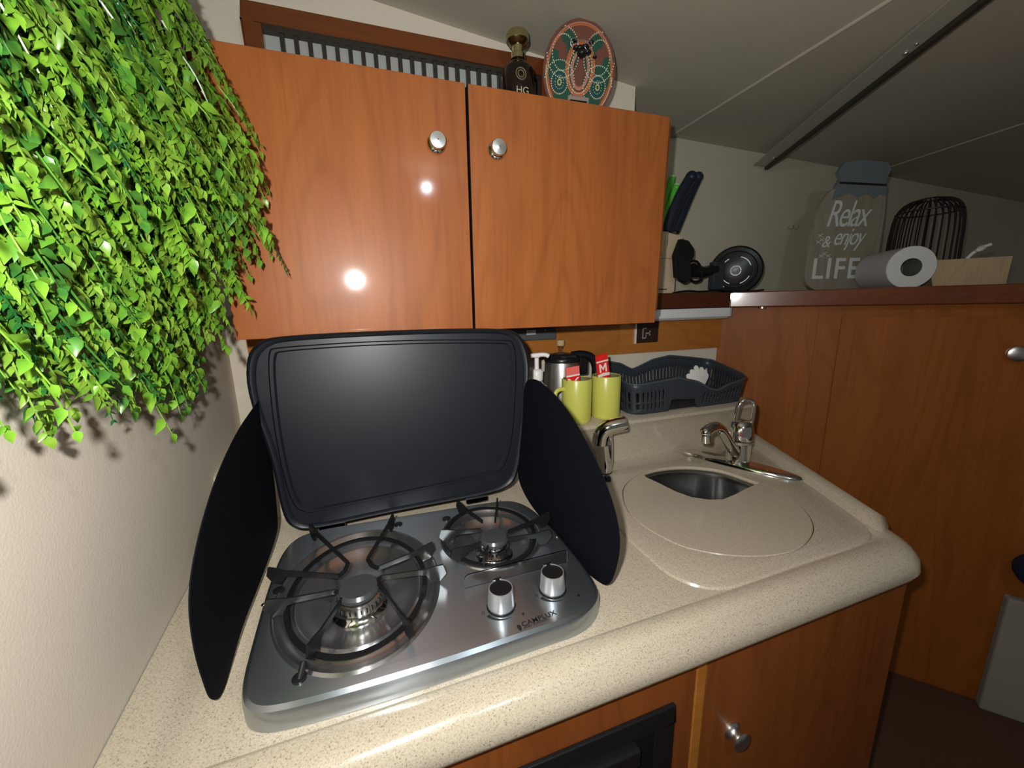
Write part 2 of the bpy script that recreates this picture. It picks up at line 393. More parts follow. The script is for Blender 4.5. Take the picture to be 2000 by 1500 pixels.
# ------------------------------------------------------------------ overhead cabinet
CY = 0.78
A = ony(405, 80, CY); gT = ony(913, 170, CY); Rr = ony(1313, 228, CY)
zt, zb = 1.717, 1.272
xl, xg, xr = -0.235, 0.186, 0.640
ovc = thing('overhead_cabinet', 'cherry wood wall cabinet with two flat doors above the hob', 'cabinet', (0.2, 0.94, zb))
MB().box((xl+0.004, CY+0.02, zb+0.002), (xr-0.012, 0.995, zt-0.004)).build('body', M['cherry'], ovc, bevel=0.001)
for nm, a, b, kx in (('l', xl, xg-0.0015, (853, 279)), ('r', xg+0.004, xr, (971, 292))):
    d = MB().box((a, CY, zb), (b, CY+0.018, zt)).build('door', M['cherry'], ovc, bevel=0.0012)
    if nm == 'r': MB().box((a-0.0012, CY+0.0008, zb), (a, CY+0.0185, zt)).build('gap_shade', M['matt_black'], d)  # black strip paints in the shade of the narrow gap between the doors
    kp = ony(kx[0], kx[1], CY-0.012); T = Matrix.Rotation(PI/2, 3, 'X')
    base = Vector((kp.x, CY, kp.z))
    h = MB().lathe([(0.006, 0), (0.0135, 0.0), (0.0165, 0.002), (0.0172, 0.005), (0.0155, 0.008), (0.0125, 0.010), (0.0125, 0.016)], base, 32, T).build('knob', M['chrome'], d, 0.7)
    MB().lathe([(0.0125, 0.014), (0.0148, 0.017), (0.0148, 0.020), (0.0135, 0.022), (0.001, 0.0232)], base, 32, T).build('cap', M['satin'], h, 0.7)
tag(MB().box((xr-0.002, CY+0.002, 1.30), (xr+0.005, CY+0.018, zt-0.012)).build('edge_strip', M['cherry_edge'], ovc))

for o in [c_ for c_ in bpy.data.objects if c_.parent is not None and (c_.parent == ovc or c_.parent.parent == ovc or (c_.parent.parent and c_.parent.parent.parent == ovc))]:
    top = o
    while top.parent != ovc: top = top.parent
    left = top.name.startswith('door') and min(v.co.x for v in top.data.vertices) < -0.3
    for v in o.data.vertices:           # the front leans out a little at the top, the left door stands proud at its hinge side
        if top.name.startswith('body') and v.co.y > 0: continue
        v.co.y -= (v.co.z-0.20)*0.034
        if left: v.co.y += (v.co.x+0.014)*0.010

# vent panel on the wall above the cabinet
vp = thing('vent_panel', 'wooden framed louvre vent with dark slats on the wall above the cabinet', 'vent', (0.12, 0.995, 1.72))
x0, x1, z1 = -0.198, 0.455, 1.902
fr = MB()
fr.box((x0, 0.975, z1-0.034), (x1, 1.0, z1)); fr.box((x0, 0.975, 1.70), (x0+0.032, 1.0, z1-0.034)); fr.box((x1-0.03, 0.975, 1.70), (x1, 1.0, z1-0.034))
fr.build('frame', M['cherry_edge'], vp, bevel=0.003)
MB().box((x0+0.032, 0.994, 1.70), (x1-0.03, 0.999, z1-0.034)).build('backing', M['grille_back'], vp)
sg = MB().box((x0+0.032, 0.978, z1-0.044), (x1-0.03, 0.996, z1-0.034)); sg.box((x0+0.032, 0.978, z1-0.094), (x1-0.03, 0.996, z1-0.088))
sg.build('grille_frame', M['grille'], vp)
k = 0; x = x0+0.060
while x < x1-0.032:
    MB().box((x, 0.982, 1.70), (x+0.0080, 0.995, z1-0.044)).build('slat', M['grille'], vp); x += 0.0252

# decanter-style bottle on top of the cabinet
bc = ony(1012, 150, 0.90); bz = zt
bt = thing('liquor_bottle', 'dark liquor bottle with pale gold stopper on top of the cabinet', 'bottle', (bc.x, 0.90, bz))
c = (bc.x, 0.90, bz)
bh = ony(1011, 128, 0.90).z - bz
MB().lathe([(0.030, 0), (0.036, 0.006), (0.037, bh-0.04), (0.034, bh-0.012), (0.022, bh), (0.0135, bh+0.008), (0.0125, bh+0.022)], c, 32, cap0=True, cap1=True).build('bottle_body', M['bottle'], bt, 0.8)
MB().lathe([(0.0155, bh+0.010), (0.0155, bh+0.020), (0.0135, bh+0.022)], c, 32, cap0=True, cap1=True).build('neck_ring', M['gold'], bt, 0.6)
MB().lathe([(0.012, bh+0.022), (0.013, bh+0.034), (0.019, bh+0.037), (0.0245, bh+0.044), (0.0245, bh+0.056), (0.022, bh+0.060), (0.001, bh+0.0605)], c, 36).build('stopper', M['gold'], bt, 0.6)
Tb = Matrix.Rotation(PI/2, 3, 'X')
em = ony(1018, 143, 0.90-0.0372)
lb = MB()
for r in (0.011, 0.0065): lb.lathe([(r-0.0012, 0), (r, 0.0006), (r+0.0012, 0)], (em.x, 0.90-0.0368, em.z), 28, Tb)
lb.build('emblem', mat('dull_gold', (0.16, 0.13, 0.07), 0.5), bt)
tp = ony(1008, 181, 0.862); text_mesh('HG', 0.020, frame_T((tp.x, 0.862, tp.z), (1, 0, 0), (0, 0, 1)), 'lettering', mat('cream_letters', (0.5, 0.45, 0.3), 0.5), bt)

# painted oval dish
pc = ony(1131, 143, 0.86); face = Vector((-0.10, -0.97, -0.22)).normalized()
ds = thing('painted_dish', 'dot-painted oval dish in green and brown propped on the cabinet corner', 'dish', (pc.x, 0.86, zt))
ex = Vector((1, 0, 0)); ex = (ex-face*ex.dot(face)).normalized(); ey = face.cross(ex)
def dp(u, v, h=0.0): return pc+ex*u+ey*v+face*h
rx, ry = 0.084, 0.092
def rmod(a): return 1.0
Td = Matrix(((ex.x, ey.x, face.x), (ex.y, ey.y, face.y), (ex.z, ey.z, face.z)))
MB().lathe([(0.001, -0.008), (0.7, -0.007), (1.0, 0.002), (1.0, 0.0035), (0.96, 0.003), (0.001, 0.0)], pc, 56,
    Matrix(((ex.x*rx, ey.x*ry, face.x), (ex.y*rx, ey.y*ry, face.y), (ex.z*rx, ey.z*ry, face.z)))).build('dish', M['dish_brown'], ds, 0.8)
def ringpts(cu, cv, a, b, n): return [(cu+a*math.cos(2*PI*i/n), cv+b*math.sin(2*PI*i/n)) for i in range(n)]
def band(mb, cu, cv, a, b, wd, h, clip=True):
    n = 48; A_ = ringpts(cu, cv, a, b, n); B_ = ringpts(cu, cv, a-wd, b-wd, n)
    for i in range(n):
        j = (i+1) % n
        if clip and any((p[0]/rx)**2+(p[1]/ry)**2 > 0.985 for p in (A_[i], A_[j])): continue
        mb.add([dp(*A_[i], h), dp(*A_[j], h), dp(*B_[j], h), dp(*B_[i], h)], [(0, 1, 2, 3)])
def dots(mb, cu, cv, a, b, n, r=0.0012, a0=0, a1=2*PI):
    for i in range(n):
        t = a0+(a1-a0)*i/n; u, v = cu+a*math.cos(t), cv+b*math.sin(t)
        if (u/rx)**2+(v/ry)**2 > 0.93: continue
        mb.ball(dp(u, v, 0.0045), r*1.25, 4)
g = MB(); og = MB(); pk = MB(); dt = MB(); dy = MB()
for su in (-1, 1):
    cu, cv = su*0.045, -0.022; te_ = MB(); dy = MB()
    band(g, cu, cv, 0.036, 0.041, 0.020, 0.0037); band(te_, cu, cv, 0.016, 0.019, 0.0159, 0.0040)
    dots(dt, cu, cv, 0.034, 0.039, 46); dots(dt, cu, cv, 0.0185, 0.021, 30); dots(dy, cu, cv, 0.004, 0.005, 9, 0.0014); dots(dy, cu, cv, 0.010, 0.012, 14, 0.0009)
    te_.build('teal_pattern', M['dish_teal'], ds); dy.build('yellow_dots', M['dot_yellow'], ds)
    band(g, su*0.042, 0.030, 0.034, 0.042, 0.024, 0.0036); dots(dt, su*0.042, 0.030, 0.036, 0.044, 52); dots(dt, su*0.042, 0.030, 0.024, 0.031, 36)
band(og, 0, 0.006, 0.034, 0.050, 0.009, 0.0042); band(pk, 0, 0.004, 0.022, 0.036, 0.006, 0.0044); band(og, 0, 0.0, 0.078, 0.086, 0.006, 0.0038)
dots(pk, 0, 0.006, 0.0335, 0.0495, 54, 0.0014); dots(pk, 0, 0.004, 0.018, 0.030, 34, 0.0013); dots(dt, 0, 0.004, 0.027, 0.042, 44, 0.0011); pk2 = MB(); dots(pk2, 0, 0, 0.0765, 0.0845, 100, 0.0013, 0.3, 2.9); pk2.build('pink_dots', M['dish_pink'], ds)
dots(dt, 0, 0, 0.0775, 0.0855, 90, 0.0011, 3.1, 6.3)
g.build('green_pattern', M['dish_green'], ds); og.build('orange_pattern', M['dish_orange'], ds)
pk.build('pink_dots', M['dish_pink'], ds); dt.build('pale_dots', M['dot_pale'], ds)
orn = MB()
for u, v, r in ((-0.006, 0.040, 0.010), (0.006, 0.044, 0.009), (0.0, 0.032, 0.012), (-0.018, 0.052, 0.006), (0.018, 0.054, 0.006), (0.012, 0.036, 0.009), (-0.014, 0.040, 0.008), (0.030, 0.030, 0.005)):
    orn.ball(dp(u, v, 0.006), r, 6, 1, 1, 0.6)
orn.build('dark_ornament', M['black'], ds, 1.0)
hd = MB()
for q in range(3):
    hd.tube([dp(-0.022+q*0.016+0.008*math.cos(a), 0.046+0.008*math.sin(a), 0.012) for a in np.linspace(0, 4.5, 10)], 0.0008, 6)
hd.build('silver_curl', M['satin'], ds)
st = MB().box((-0.024, -0.064, 0.002), (0.026, -0.044, 0.012), Matrix.Translation(pc) @ Td.to_4x4())
st.build('stand_clip', mat('grey_stand', (0.30, 0.24, 0.21), 0.5), ds, bevel=0.002)
MB().box((-0.020, -0.059, 0.0125), (0.020, -0.052, 0.0135), Matrix.Translation(pc) @ Td.to_4x4()).build('slot', M['matt_black'], ds)

# ------------------------------------------------------------------ countertop with moulded sink surround
out = round_poly([(-0.262, 0.314, 0), (0.845, 0.314, 0), (1.126, 0.905, 0), (-0.318, 0.905, 0)], [0.0, 0.055, 0.02, 0.0], 10)
prof = [(0.020, 0.853), (0.008, 0.854), (0.001, 0.859), (-0.003, 0.868), (0.0, 0.884), (0.010, 0.896), (0.022, 0.9025), (0.036, 0.9045), (0.048, 0.9040), (0.053, 0.9015), (0.056, 0.900)]
ctop = MB(); loops = [zl(offset2(out, d), z) for d, z in prof]
for a, b in zip(loops, loops[1:]): ctop.strip(a, b)
pad = [onz(x, y, CT) for x, y in ((1205, 1030), (1225, 1055), (1255, 1082), (1297, 1120), (1339, 1141), (1377, 1152), (1412, 1154), (1447, 1147), (1500, 1127), (1587, 1096), (1675, 1070), (1699, 1057), (1705, 1047), (1696, 1026), (1640, 987), (1566, 938))]
pad += [Vector((0.985, 0.775, 0)), Vector((0.93, 0.790, 0)), Vector((0.42, 0.790, 0)), Vector((0.385, 0.76, 0)), Vector((0.372, 0.66, 0))]
pad = smooth_loop(pad, 1)
area = sum(a.x*b.y-b.x*a.y for a, b in zip(pad, pad[1:]+pad[:1]))
if area < 0: pad.reverse()
hole = [onz(x, y, CT) for x, y in ((1213, 963), (1222, 1000), (1255, 1033), (1325, 1071), (1380, 1084), (1430, 1091), (1500, 1092), (1563, 1080), (1593, 1043), (1584, 1012), (1552, 980), (1500, 952), (1455, 936), (1410, 920), (1365, 914), (1325, 913), (1285, 917), (1250, 927), (1225, 943))]
hole = smooth_loop(hole, 2)
area = sum(a.x*b.y-b.x*a.y for a, b in zip(hole, hole[1:]+hole[:1]))
if area < 0: hole.reverse()
PZ = CT+0.0035
ctop.fill([loops[-1], zl(pad, CT)])
ctop.strip(zl(pad, CT), zl(offset2(pad, 0.0015), CT-0.0012)); ctop.strip(zl(offset2(pad, 0.0015), CT-0.0012), zl(offset2(pad, 0.004), CT+0.002)); ctop.strip(zl(offset2(pad, 0.004), CT+0.002), zl(offset2(pad, 0.009), PZ))
ctop.fill([zl(offset2(pad, 0.009), PZ), zl(hole, PZ)])
ctop.strip(zl(hole, PZ), zl(hole, PZ-0.012))
# raised rim along the right end, upstand at the left, ledge at the back
rim = []
for d, z in ((0.056, 0.900), (0.050, 0.905), (0.042, 0.9165), (0.034, 0.9195), (0.020, 0.919), (0.008, 0.911), (0.0, 0.892)):
    rim.append((d, z))
nR = Vector((-0.896, 0.444, 0)).normalized()
e0 = Vector((0.885, 0.395, 0)); e1 = Vector((1.10, 0.850, 0)); nr = Vector((-(e1-e0).y, (e1-e0).x, 0)).normalized()
ctop.strip([e0+nr*d+Vector((0, 0, z)) for d, z in rim], [e1+nr*d+Vector((0, 0, z)) for d, z in rim], closed=False)
e_ = e0-(e1-e0).normalized()*0.05
ctop.strip([e_+nr*(0.045+d*0.1)+Vector((0, 0, 0.8995)) for d, z in rim], [e0+nr*d+Vector((0, 0, z)) for d, z in rim], closed=False)
up_prof = [(0.072, 0.9000), (0.064, 0.9005), (0.058, 0.9025), (0.048, 0.910), (0.042, 0.9145), (0.034, 0.917), (0.020, 0.918), (0.0, 0.9185)]
def lw(y): return wl(y)+0.001
ctop.strip([Vector((lw(0.30)+d, 0.30, z)) for d, z in up_prof], [Vector((lw(0.84)+d*0.8, 0.84, z)) for d, z in up_prof], closed=False)
ctop.add([Vector((lw(0.30)+d, 0.30, z)) for d, z in up_prof]+[Vector((lw(0.30), 0.30, 0.87))], [tuple(range(9))])
LZ = 1.015
lp = [(0.842, 0.899), (0.840, 0.985), (0.834, 0.996), (0.830, 1.004), (0.833, 1.011), (0.842, LZ), (BY, LZ), (BY, 0.99)]
xe = 1.055
ctop.strip([Vector((wl(y), y, z)) for y, z in lp], [Vector((xe, y, z)) for y, z in lp], closed=False)
for k in range(6):
    a0, a1 = PI/2*k/6, PI/2*(k+1)/6
    def rp(a): return [Vector((xe+0.035*math.sin(a)*(1 if i < 6 else 1), y+(0.035*(1-math.cos(a)) if i < 6 else 0), z)) for i, (y, z) in enumerate(lp)]
    ctop.strip(rp(a0), rp(a1), closed=False)
ctop.strip([Vector((1.09, 0.877, 0.90)), Vector((1.09, 0.877, 1.012)), ], [Vector((1.09, BY-0.05, 0.90)), Vector((1.09, BY-0.05, 1.012))], closed=False)
tag(ctop.build('countertop', M['counter'], None, 0.6), 'speckled beige solid-surface galley countertop with raised ledge and rounded front', 'countertop')

# sink bowl and its cover
sk = thing('sink', 'round stainless steel sink bowl sunk in the countertop', 'sink', (0.64, 0.56, 0.75))
cen = Vector((sum(p.x for p in hole)/len(hole), sum(p.y for p in hole)/len(hole), 0))
def scl(L, s_): return [cen+(Vector((p.x, p.y, 0))-cen)*s_ for p in L]
sb = MB(); lv = [(0.995, PZ-0.006), (0.955, PZ-0.007), (0.93, PZ-0.010), (0.92, PZ-0.018), (0.905, 0.80), (0.87, 0.768), (0.80, 0.758), (0.2, 0.752), (0.02, 0.750)]
LL = [zl(scl(hole, a), z) for a, z in lv]
for a, b in zip(LL, LL[1:]): sb.strip(a, b)
sb.build('bowl', M['bowl_steel'], sk, 0.6)
MB().lathe([(0.001, 0.004), (0.02, 0.004), (0.03, 0.002), (0.03, 0.0)], (cen.x, cen.y, 0.750), 28).build('drain', M['chrome'], sk, 0.8)
gap = offset2(hole, 0.0014)
bite = [onz(x, y, PZ) for x, y in ((1255, 922), (1262, 932), (1290, 945), (1320, 960), (1350, 971), (1385, 976), (1412, 975), (1435, 966), (1455, 955), (1474, 947))]
ia = min(range(len(gap)), key=lambda i: (gap[i]-Vector((bite[0].x, bite[0].y, 0))).length)
ib = min(range(len(gap)), key=lambda i: (gap[i]-Vector((bite[-1].x, bite[-1].y, 0))).length)
n_ = len(gap); arc = []; i = ia
def walk(i, j, step):
    o = [gap[i]]
    while i != j: i = (i+step) % n_; o.append(gap[i])
    return o
w1, w2 = walk(ia, ib, 1), walk(ia, ib, -1)
arc = w1 if min(p.y for p in w1) < min(p.y for p in w2) else w2
cov = arc + [Vector((p.x, p.y, 0)) for p in bite[::-1][1:-1]]
area = sum(a.x*b.y-b.x*a.y for a, b in zip(cov, cov[1:]+cov[:1]))
if area < 0: cov.reverse()
cm = MB(); cm.fill([zl(offset2(cov, 0.0012), PZ+0.0008)]); cm.strip(zl(offset2(cov, 0.0012), PZ+0.0008), zl(cov, PZ-0.0006)); cm.strip(zl(cov, PZ-0.0006), zl(cov, PZ-0.010)); cm.fill([zl(cov, PZ-0.010)])
tag(cm.build('sink_cover', M['counter'], None), 'beige cutting-board cover with curved bite lying over the round sink', 'sink cover')

# ------------------------------------------------------------------ base cabinet and bulkhead joinery
FY = 0.338
bc_ = thing('base_cabinet', 'cherry wood base cabinet with framed door under the countertop', 'cabinet', (0.4, 0.5, 0.0))
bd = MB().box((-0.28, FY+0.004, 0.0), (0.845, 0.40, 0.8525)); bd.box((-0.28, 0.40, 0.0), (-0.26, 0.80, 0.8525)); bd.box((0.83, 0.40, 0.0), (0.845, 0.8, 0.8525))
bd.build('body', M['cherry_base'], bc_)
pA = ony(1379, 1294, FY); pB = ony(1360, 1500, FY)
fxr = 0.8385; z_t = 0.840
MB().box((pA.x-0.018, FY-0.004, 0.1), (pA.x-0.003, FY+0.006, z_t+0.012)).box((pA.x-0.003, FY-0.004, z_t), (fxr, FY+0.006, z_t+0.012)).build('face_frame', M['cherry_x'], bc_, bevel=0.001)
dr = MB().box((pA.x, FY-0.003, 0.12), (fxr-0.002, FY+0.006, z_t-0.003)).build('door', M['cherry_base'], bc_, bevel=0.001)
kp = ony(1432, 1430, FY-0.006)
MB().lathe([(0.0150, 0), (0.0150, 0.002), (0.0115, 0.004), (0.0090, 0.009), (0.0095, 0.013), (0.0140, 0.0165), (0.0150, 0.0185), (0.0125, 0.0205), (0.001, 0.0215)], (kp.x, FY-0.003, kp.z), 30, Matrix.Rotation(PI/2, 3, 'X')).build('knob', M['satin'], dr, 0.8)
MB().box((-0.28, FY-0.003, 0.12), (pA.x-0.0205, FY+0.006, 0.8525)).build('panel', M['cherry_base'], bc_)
# black framed appliance let into the cabinet
a = ony(1317, 1372, FY-0.006)
ap = thing('built_in_fridge', 'black framed built-in fridge door under the hob', 'fridge', (a.x-0.2, FY-0.01, 0.40))
zt2 = a.z; xr2 = a.x; xl2 = xr2-0.47
q = MB(); q.box((xl2, FY-0.010, 0.35), (xr2, FY-0.004, 0.395)); q.box((xl2, FY-0.010, zt2-0.028), (xr2, FY-0.004, zt2)); q.box((xr2-0.032, FY-0.010, 0.395), (xr2, FY-0.004, zt2-0.028)); q.box((xl2, FY-0.010, 0.395), (xl2+0.032, FY-0.004, zt2-0.028))
q.build('frame', M['black'], ap, bevel=0.0015)
MB().box((xl2+0.030, FY-0.020, zt2-0.062), (xr2-0.060, FY-0.0035, zt2-0.034)).build('handle', M['black'], ap, bevel=0.004, seg=3)
MB().box((xl2+0.030, FY-0.0065, 0.39), (xr2-0.030, FY-0.0036, zt2-0.026)).build('door_panel', M['matt_black'], ap)
MB().box((xl2+0.05, FY-0.012, 0.42), (xr2-0.075, FY-0.0066, zt2-0.066)).build('wood_insert', M['cherry_base'], ap)
MB().cyl((xr2-0.062, FY-0.0066, zt2-0.072), (xr2-0.062, FY-0.010, zt2-0.072), 0.0035, n=12).build('screw', M['satin'], ap)

# bulkhead: door with frame, pole seams, knob
sa = onb(1640, 620); sb_ = onb(1597, 870)
t0 = (sa-B0).dot(BU)
dr = MB(); dr.prism([bpt(t0+0.006, 0.006, 0.05), bpt(t0+0.75, 0.006, 0.05), bpt(t0+0.75, 0.006, 1.262), bpt(t0+0.006, 0.006, 1.262)], BN*0.0058)
dro = dr.build('door_1', M['cherry_dark']); dro['kind'] = 'structure'
kp = onb(1985, 690, 0.02); kp0 = Vector((kp.x, kp.y, kp.z))+BN*0.014
Tk = frame_T((0, 0, 0), BU, (0, 0, 1)).to_3x3()
if (Tk @ Vector((0, 0, 1))).dot(BN) > 0: Tk = Tk @ Matrix.Rotation(PI, 3, 'X')
MB().lathe([(0.012, 0), (0.016, 0.001), (0.017, 0.006), (0.014, 0.008), (0.0105, 0.012), (0.016, 0.016), (0.021, 0.020), (0.0205, 0.026), (0.015, 0.029), (0.001, 0.030)], kp0, 30, Tk).build('door_handle', M['satin'], dro, 0.8)
st_ = MB().prism([bpt(t0-0.055, 0.004, 0.0), bpt(t0+0.002, 0.004, 0.0), bpt(t0+0.002, 0.004, 1.30), bpt(t0-0.055, 0.004, 1.30)], BN*0.0035)
struct('trim_3', st_, M['cherry_dark'])

# shelf on top of the bulkhead
s0 = onb(1425, 600, 0.055); ztS = onb(1425, 571, 0.055).z; zbS = s0.z
t_s = (Vector((s0.x, s0.y, 0))-B0).dot(BU)
sh = thing('bulkhead_shelf', 'dark varnished wooden shelf running along the top of the bulkhead', 'shelf', (s0.x, s0.y, zbS))
tEnd = 1.7
Lx = 0.648
board = [bpt(t_s, 0.04, ztS-0.004), bpt(tEnd, 0.04, ztS-0.004), Vector((bpt(tEnd).x, 1.195, ztS-0.004)), Vector((Lx, 1.195, ztS-0.004)), Vector((Lx, s0.y+0.012, ztS-0.004))]
MB().prism(board, (0, 0, -0.022)).build('board', M['cherry_edge'], sh)
MB().prism([bpt(t_s, 0.055, ztS), bpt(tEnd, 0.055, ztS), bpt(tEnd, 0.040, ztS), bpt(t_s+0.006, 0.040, ztS)], (0, 0, zbS-ztS)).build('front_rail', M['cherry_edge'], sh, bevel=0.003)
MB().prism([Vector((Lx, s0.y-0.0, ztS)), Vector((s0.x, s0.y-0.0, ztS)), Vector((s0.x, s0.y+0.015, ztS)), Vector((Lx, s0.y+0.015, ztS))], (0, 0, zbS-ztS+0.001)).build('side_rail', mat('brown_rail', (0.09, 0.022, 0.008), 0.4), sh, bevel=0.002)
# slim lamp under the shelf
ly = s0.y-0.005
la = ony(1272, 605, ly); lb_ = ony(1428, 600, ly)
lt = thing('under_shelf_lamp', 'slim frosted strip lamp fixed below the end of the shelf', 'lamp', (0.95, ly, zbS-0.03))
MB().prism([Vector((la.x-0.06, ly, zbS-0.001)), Vector((la.x-0.06, ly, zbS-0.030)), Vector((la.x-0.06, ly+0.012, zbS-0.038)), Vector((la.x-0.06, ly+0.055, zbS-0.038)), Vector((la.x-0.06, ly+0.055, zbS-0.001))], (lb_.x-la.x+0.06, 0, 0)).build('diffuser', M['lens'], lt, bevel=0.003, seg=3)
MB().box((lb_.x, ly-0.001, zbS-0.032), (lb_.x+0.006, ly+0.056, zbS-0.001)).build('end_cap', mat('grey_cap', (0.35, 0.37, 0.38), 0.4), lt, bevel=0.002)
lc = onb(1488, 606, 0.03)
MB().cyl((lc.x, lc.y, zbS+0.02), (lc.x, lc.y, zbS-0.006), 0.010, 0.012, 20).build('latch', M['satin'], sh, 0.6)

# wood rail, outlet, switch strip on the back wall
z_a = ony(1390, 678, BY).z
struct('trim_4', MB().box((-0.305, BY-0.014, z_a), (1.178, BY-0.001, 1.30)), M['cherry_x'])
oa = ony(1242, 634, BY-0.02); ob = ony(1285, 669, BY-0.02); oy = BY-0.0145
ol = thing('outlet', 'dark brown socket plate with pale edge on the wooden rail', 'outlet', ((oa.x+ob.x)/2, oy, ob.z))
MB().box((oa.x+0.004, oy-0.006, ob.z+0.002), (ob.x, oy, oa.z+0.012)).build('plate', M['outlet'], ol, bevel=0.002)
MB().box((oa.x, oy-0.0065, ob.z), (oa.x+0.0035, oy, oa.z+0.012)).build('side_edge', M['white_plastic'], ol)
oc = Vector(((oa.x+ob.x)/2, oy-0.0065, (oa.z+ob.z)/2))
sx = MB()
for r_ in ((-0.020, -0.016, -0.016, 0.020), (-0.016, 0.016, -0.004, 0.020), (-0.016, -0.016, -0.006, -0.012), (-0.006, 0.000, 0.012, 0.004), (0.008, -0.006, 0.012, 0.010), (-0.007, -0.014, -0.004, -0.002)):
    sx.box((oc.x+r_[0], oc.y-0.0012, oc.z+r_[1]), (oc.x+r_[2], oc.y, oc.z+r_[3]))
sx.build('socket_outline', mat('grey_print', (0.3, 0.28, 0.27), 0.5), ol)
oa = ony(1015, 643, BY-0.03); ob = ony(1085, 662, BY-0.03)
M['switch_grey'] = mat('switch_grey', (0.085, 0.095, 0.105), 0.4)
swt = thing('switch_strip', 'dark grey switch strip with cream button below the cabinet', 'switch', ((oa.x+ob.x)/2, oy, ob.z))
MB().box((oa.x-0.04, oy-0.022, ob.z), (ob.x, oy, oa.z)).build('housing', M['switch_grey'], swt, bevel=0.003)
oa = ony(1028, 645, BY-0.037); ob = ony(1046, 653, BY-0.037)
MB().box((oa.x, oy-0.0245, ob.z), (ob.x, oy-0.021, oa.z)).build('button', M['white_plastic'], swt)
pp = ony(1066, 645, BY-0.04); MB().ball((pp.x, oy-0.022, pp.z), 0.0022, 6).build('indicator', M['white_plastic'], swt)

# step / seat base at the far right with blue cushion
sbx = thing('seat_base', 'beige seat base standing on the carpet at the far right', 'seat', (1.8, 0.42, 0))
q0 = onz(1917, 1366, 0.04); q0 = Vector((q0.x, q0.y, 0))
kk = (B0.dot(BN)-0.035)/q0.dot(BN)
if kk < 1: q0 = q0*kk
dq = BU.copy(); q0.z = 0.04
MB().prism([q0, q0+dq*0.6, q0+dq*0.6+BN*0.03, q0+BN*0.03], (0, 0, 0.40)).build('base', M['step'], sbx, bevel=0.006)
cu_ = onp(2085, 1135, q0-BN*0.06, dq)
MB().ball((cu_.x, cu_.y, cu_.z), 0.062, 14, 1.5, 1.5, 0.9).build('seat_cushion', M['blue'], sbx, 1.2)

# ------------------------------------------------------------------ two-burner hob
HZ = 0.928
hob = thing('gas_hob', 'stainless two-burner gas hob with raised black lid and side wind shields', 'hob', (0.04, 0.55, CT))
ho = [onz(x, y, HZ) for x, y in ((478, 1392), (560, 1385), (850, 1300), (1060, 1228), (1140, 1203), (1172, 1168), (1168, 1140), (1130, 1085), (1060, 1005), (1010, 972), (940, 980))]
ho += [onz(x, y, HZ) for x, y in ((720, 1015), (600, 1035), (556, 1062), (525, 1130), (490, 1250), (465, 1345))]
ho = smooth_loop(ho, 3)
area = sum(a.x*b.y-b.x*a.y for a, b in zip(ho, ho[1:]+ho[:1]))
if area < 0: ho.reverse()
ch = Vector((-0.057, 0.5354, 0)); ce = Vector((0.1545, 0.590, 0))
def ell(c, rx_, ry_, z, rot=0.093, n=72):
    o = []
    for i in range(n):
        a = 2*PI*i/n; x, y = rx_*math.cos(a), ry_*math.sin(a)
        o.append(Vector((c.x+x*math.cos(rot)-y*math.sin(rot), c.y+x*math.sin(rot)+y*math.cos(rot), z)))
    return o
hb = MB()
sk_ = [(0.0, CT+0.0008), (0.0, HZ-0.008), (0.0015, HZ-0.004), (0.006, HZ-0.0008), (0.013, HZ)]
LL = [zl(offset2(ho, d), z) for d, z in sk_]
for a, b in zip(LL, LL[1:]): hb.strip(a, b)
e1_ = ell(ch, 0.1115, 0.1485, HZ); e2_ = ell(ce, 0.087, 0.098, HZ, 0.1)
hb.fill([LL[-1], e1_, e2_])
hb.build('hob_plate', M['steel'], hob, 0.5)
def pan(c, rx_, ry_, rot, cb, name):
    # spun steps: raised edge, groove, ridge, dish falling to the burner
    p = MB(); st = [(1.0, 0.0), (0.975, 0.0022), (0.955, 0.001), (0.93, -0.004), (0.86, -0.0075), (0.80, -0.0075), (0.755, -0.003), (0.74, 0.0005), (0.72, 0.0), (0.69, -0.005), (0.52, -0.008), (0.36, -0.0095), (0.345, -0.0075), (0.33, -0.0085), (0.2, -0.010), (0.10, -0.010)]
    prev = None
    for s_, dz in st:
        k = (1-s_)**1.0; cc = Vector((c.x+(cb[0]-c.x)*k, c.y+(cb[1]-c.y)*k, 0)); asp = ry_+(rx_-ry_)*k
        L = ell(cc, rx_*s_, asp*s_, HZ+dz, rot)
        if prev: p.strip(prev, L)
        prev = L
    p.fill([prev]); return p.build(name, M['pan_steel'], hob, 0.9)
pan(ch, 0.1115, 0.1485, 0.093, (-0.056, 0.502), 'burner_pan')
pan(ce, 0.087, 0.098, 0.1, (0.148, 0.545), 'burner_pan')
stain = mat('heat_stain', (0.20, 0.13, 0.06), 0.3, 1.0)
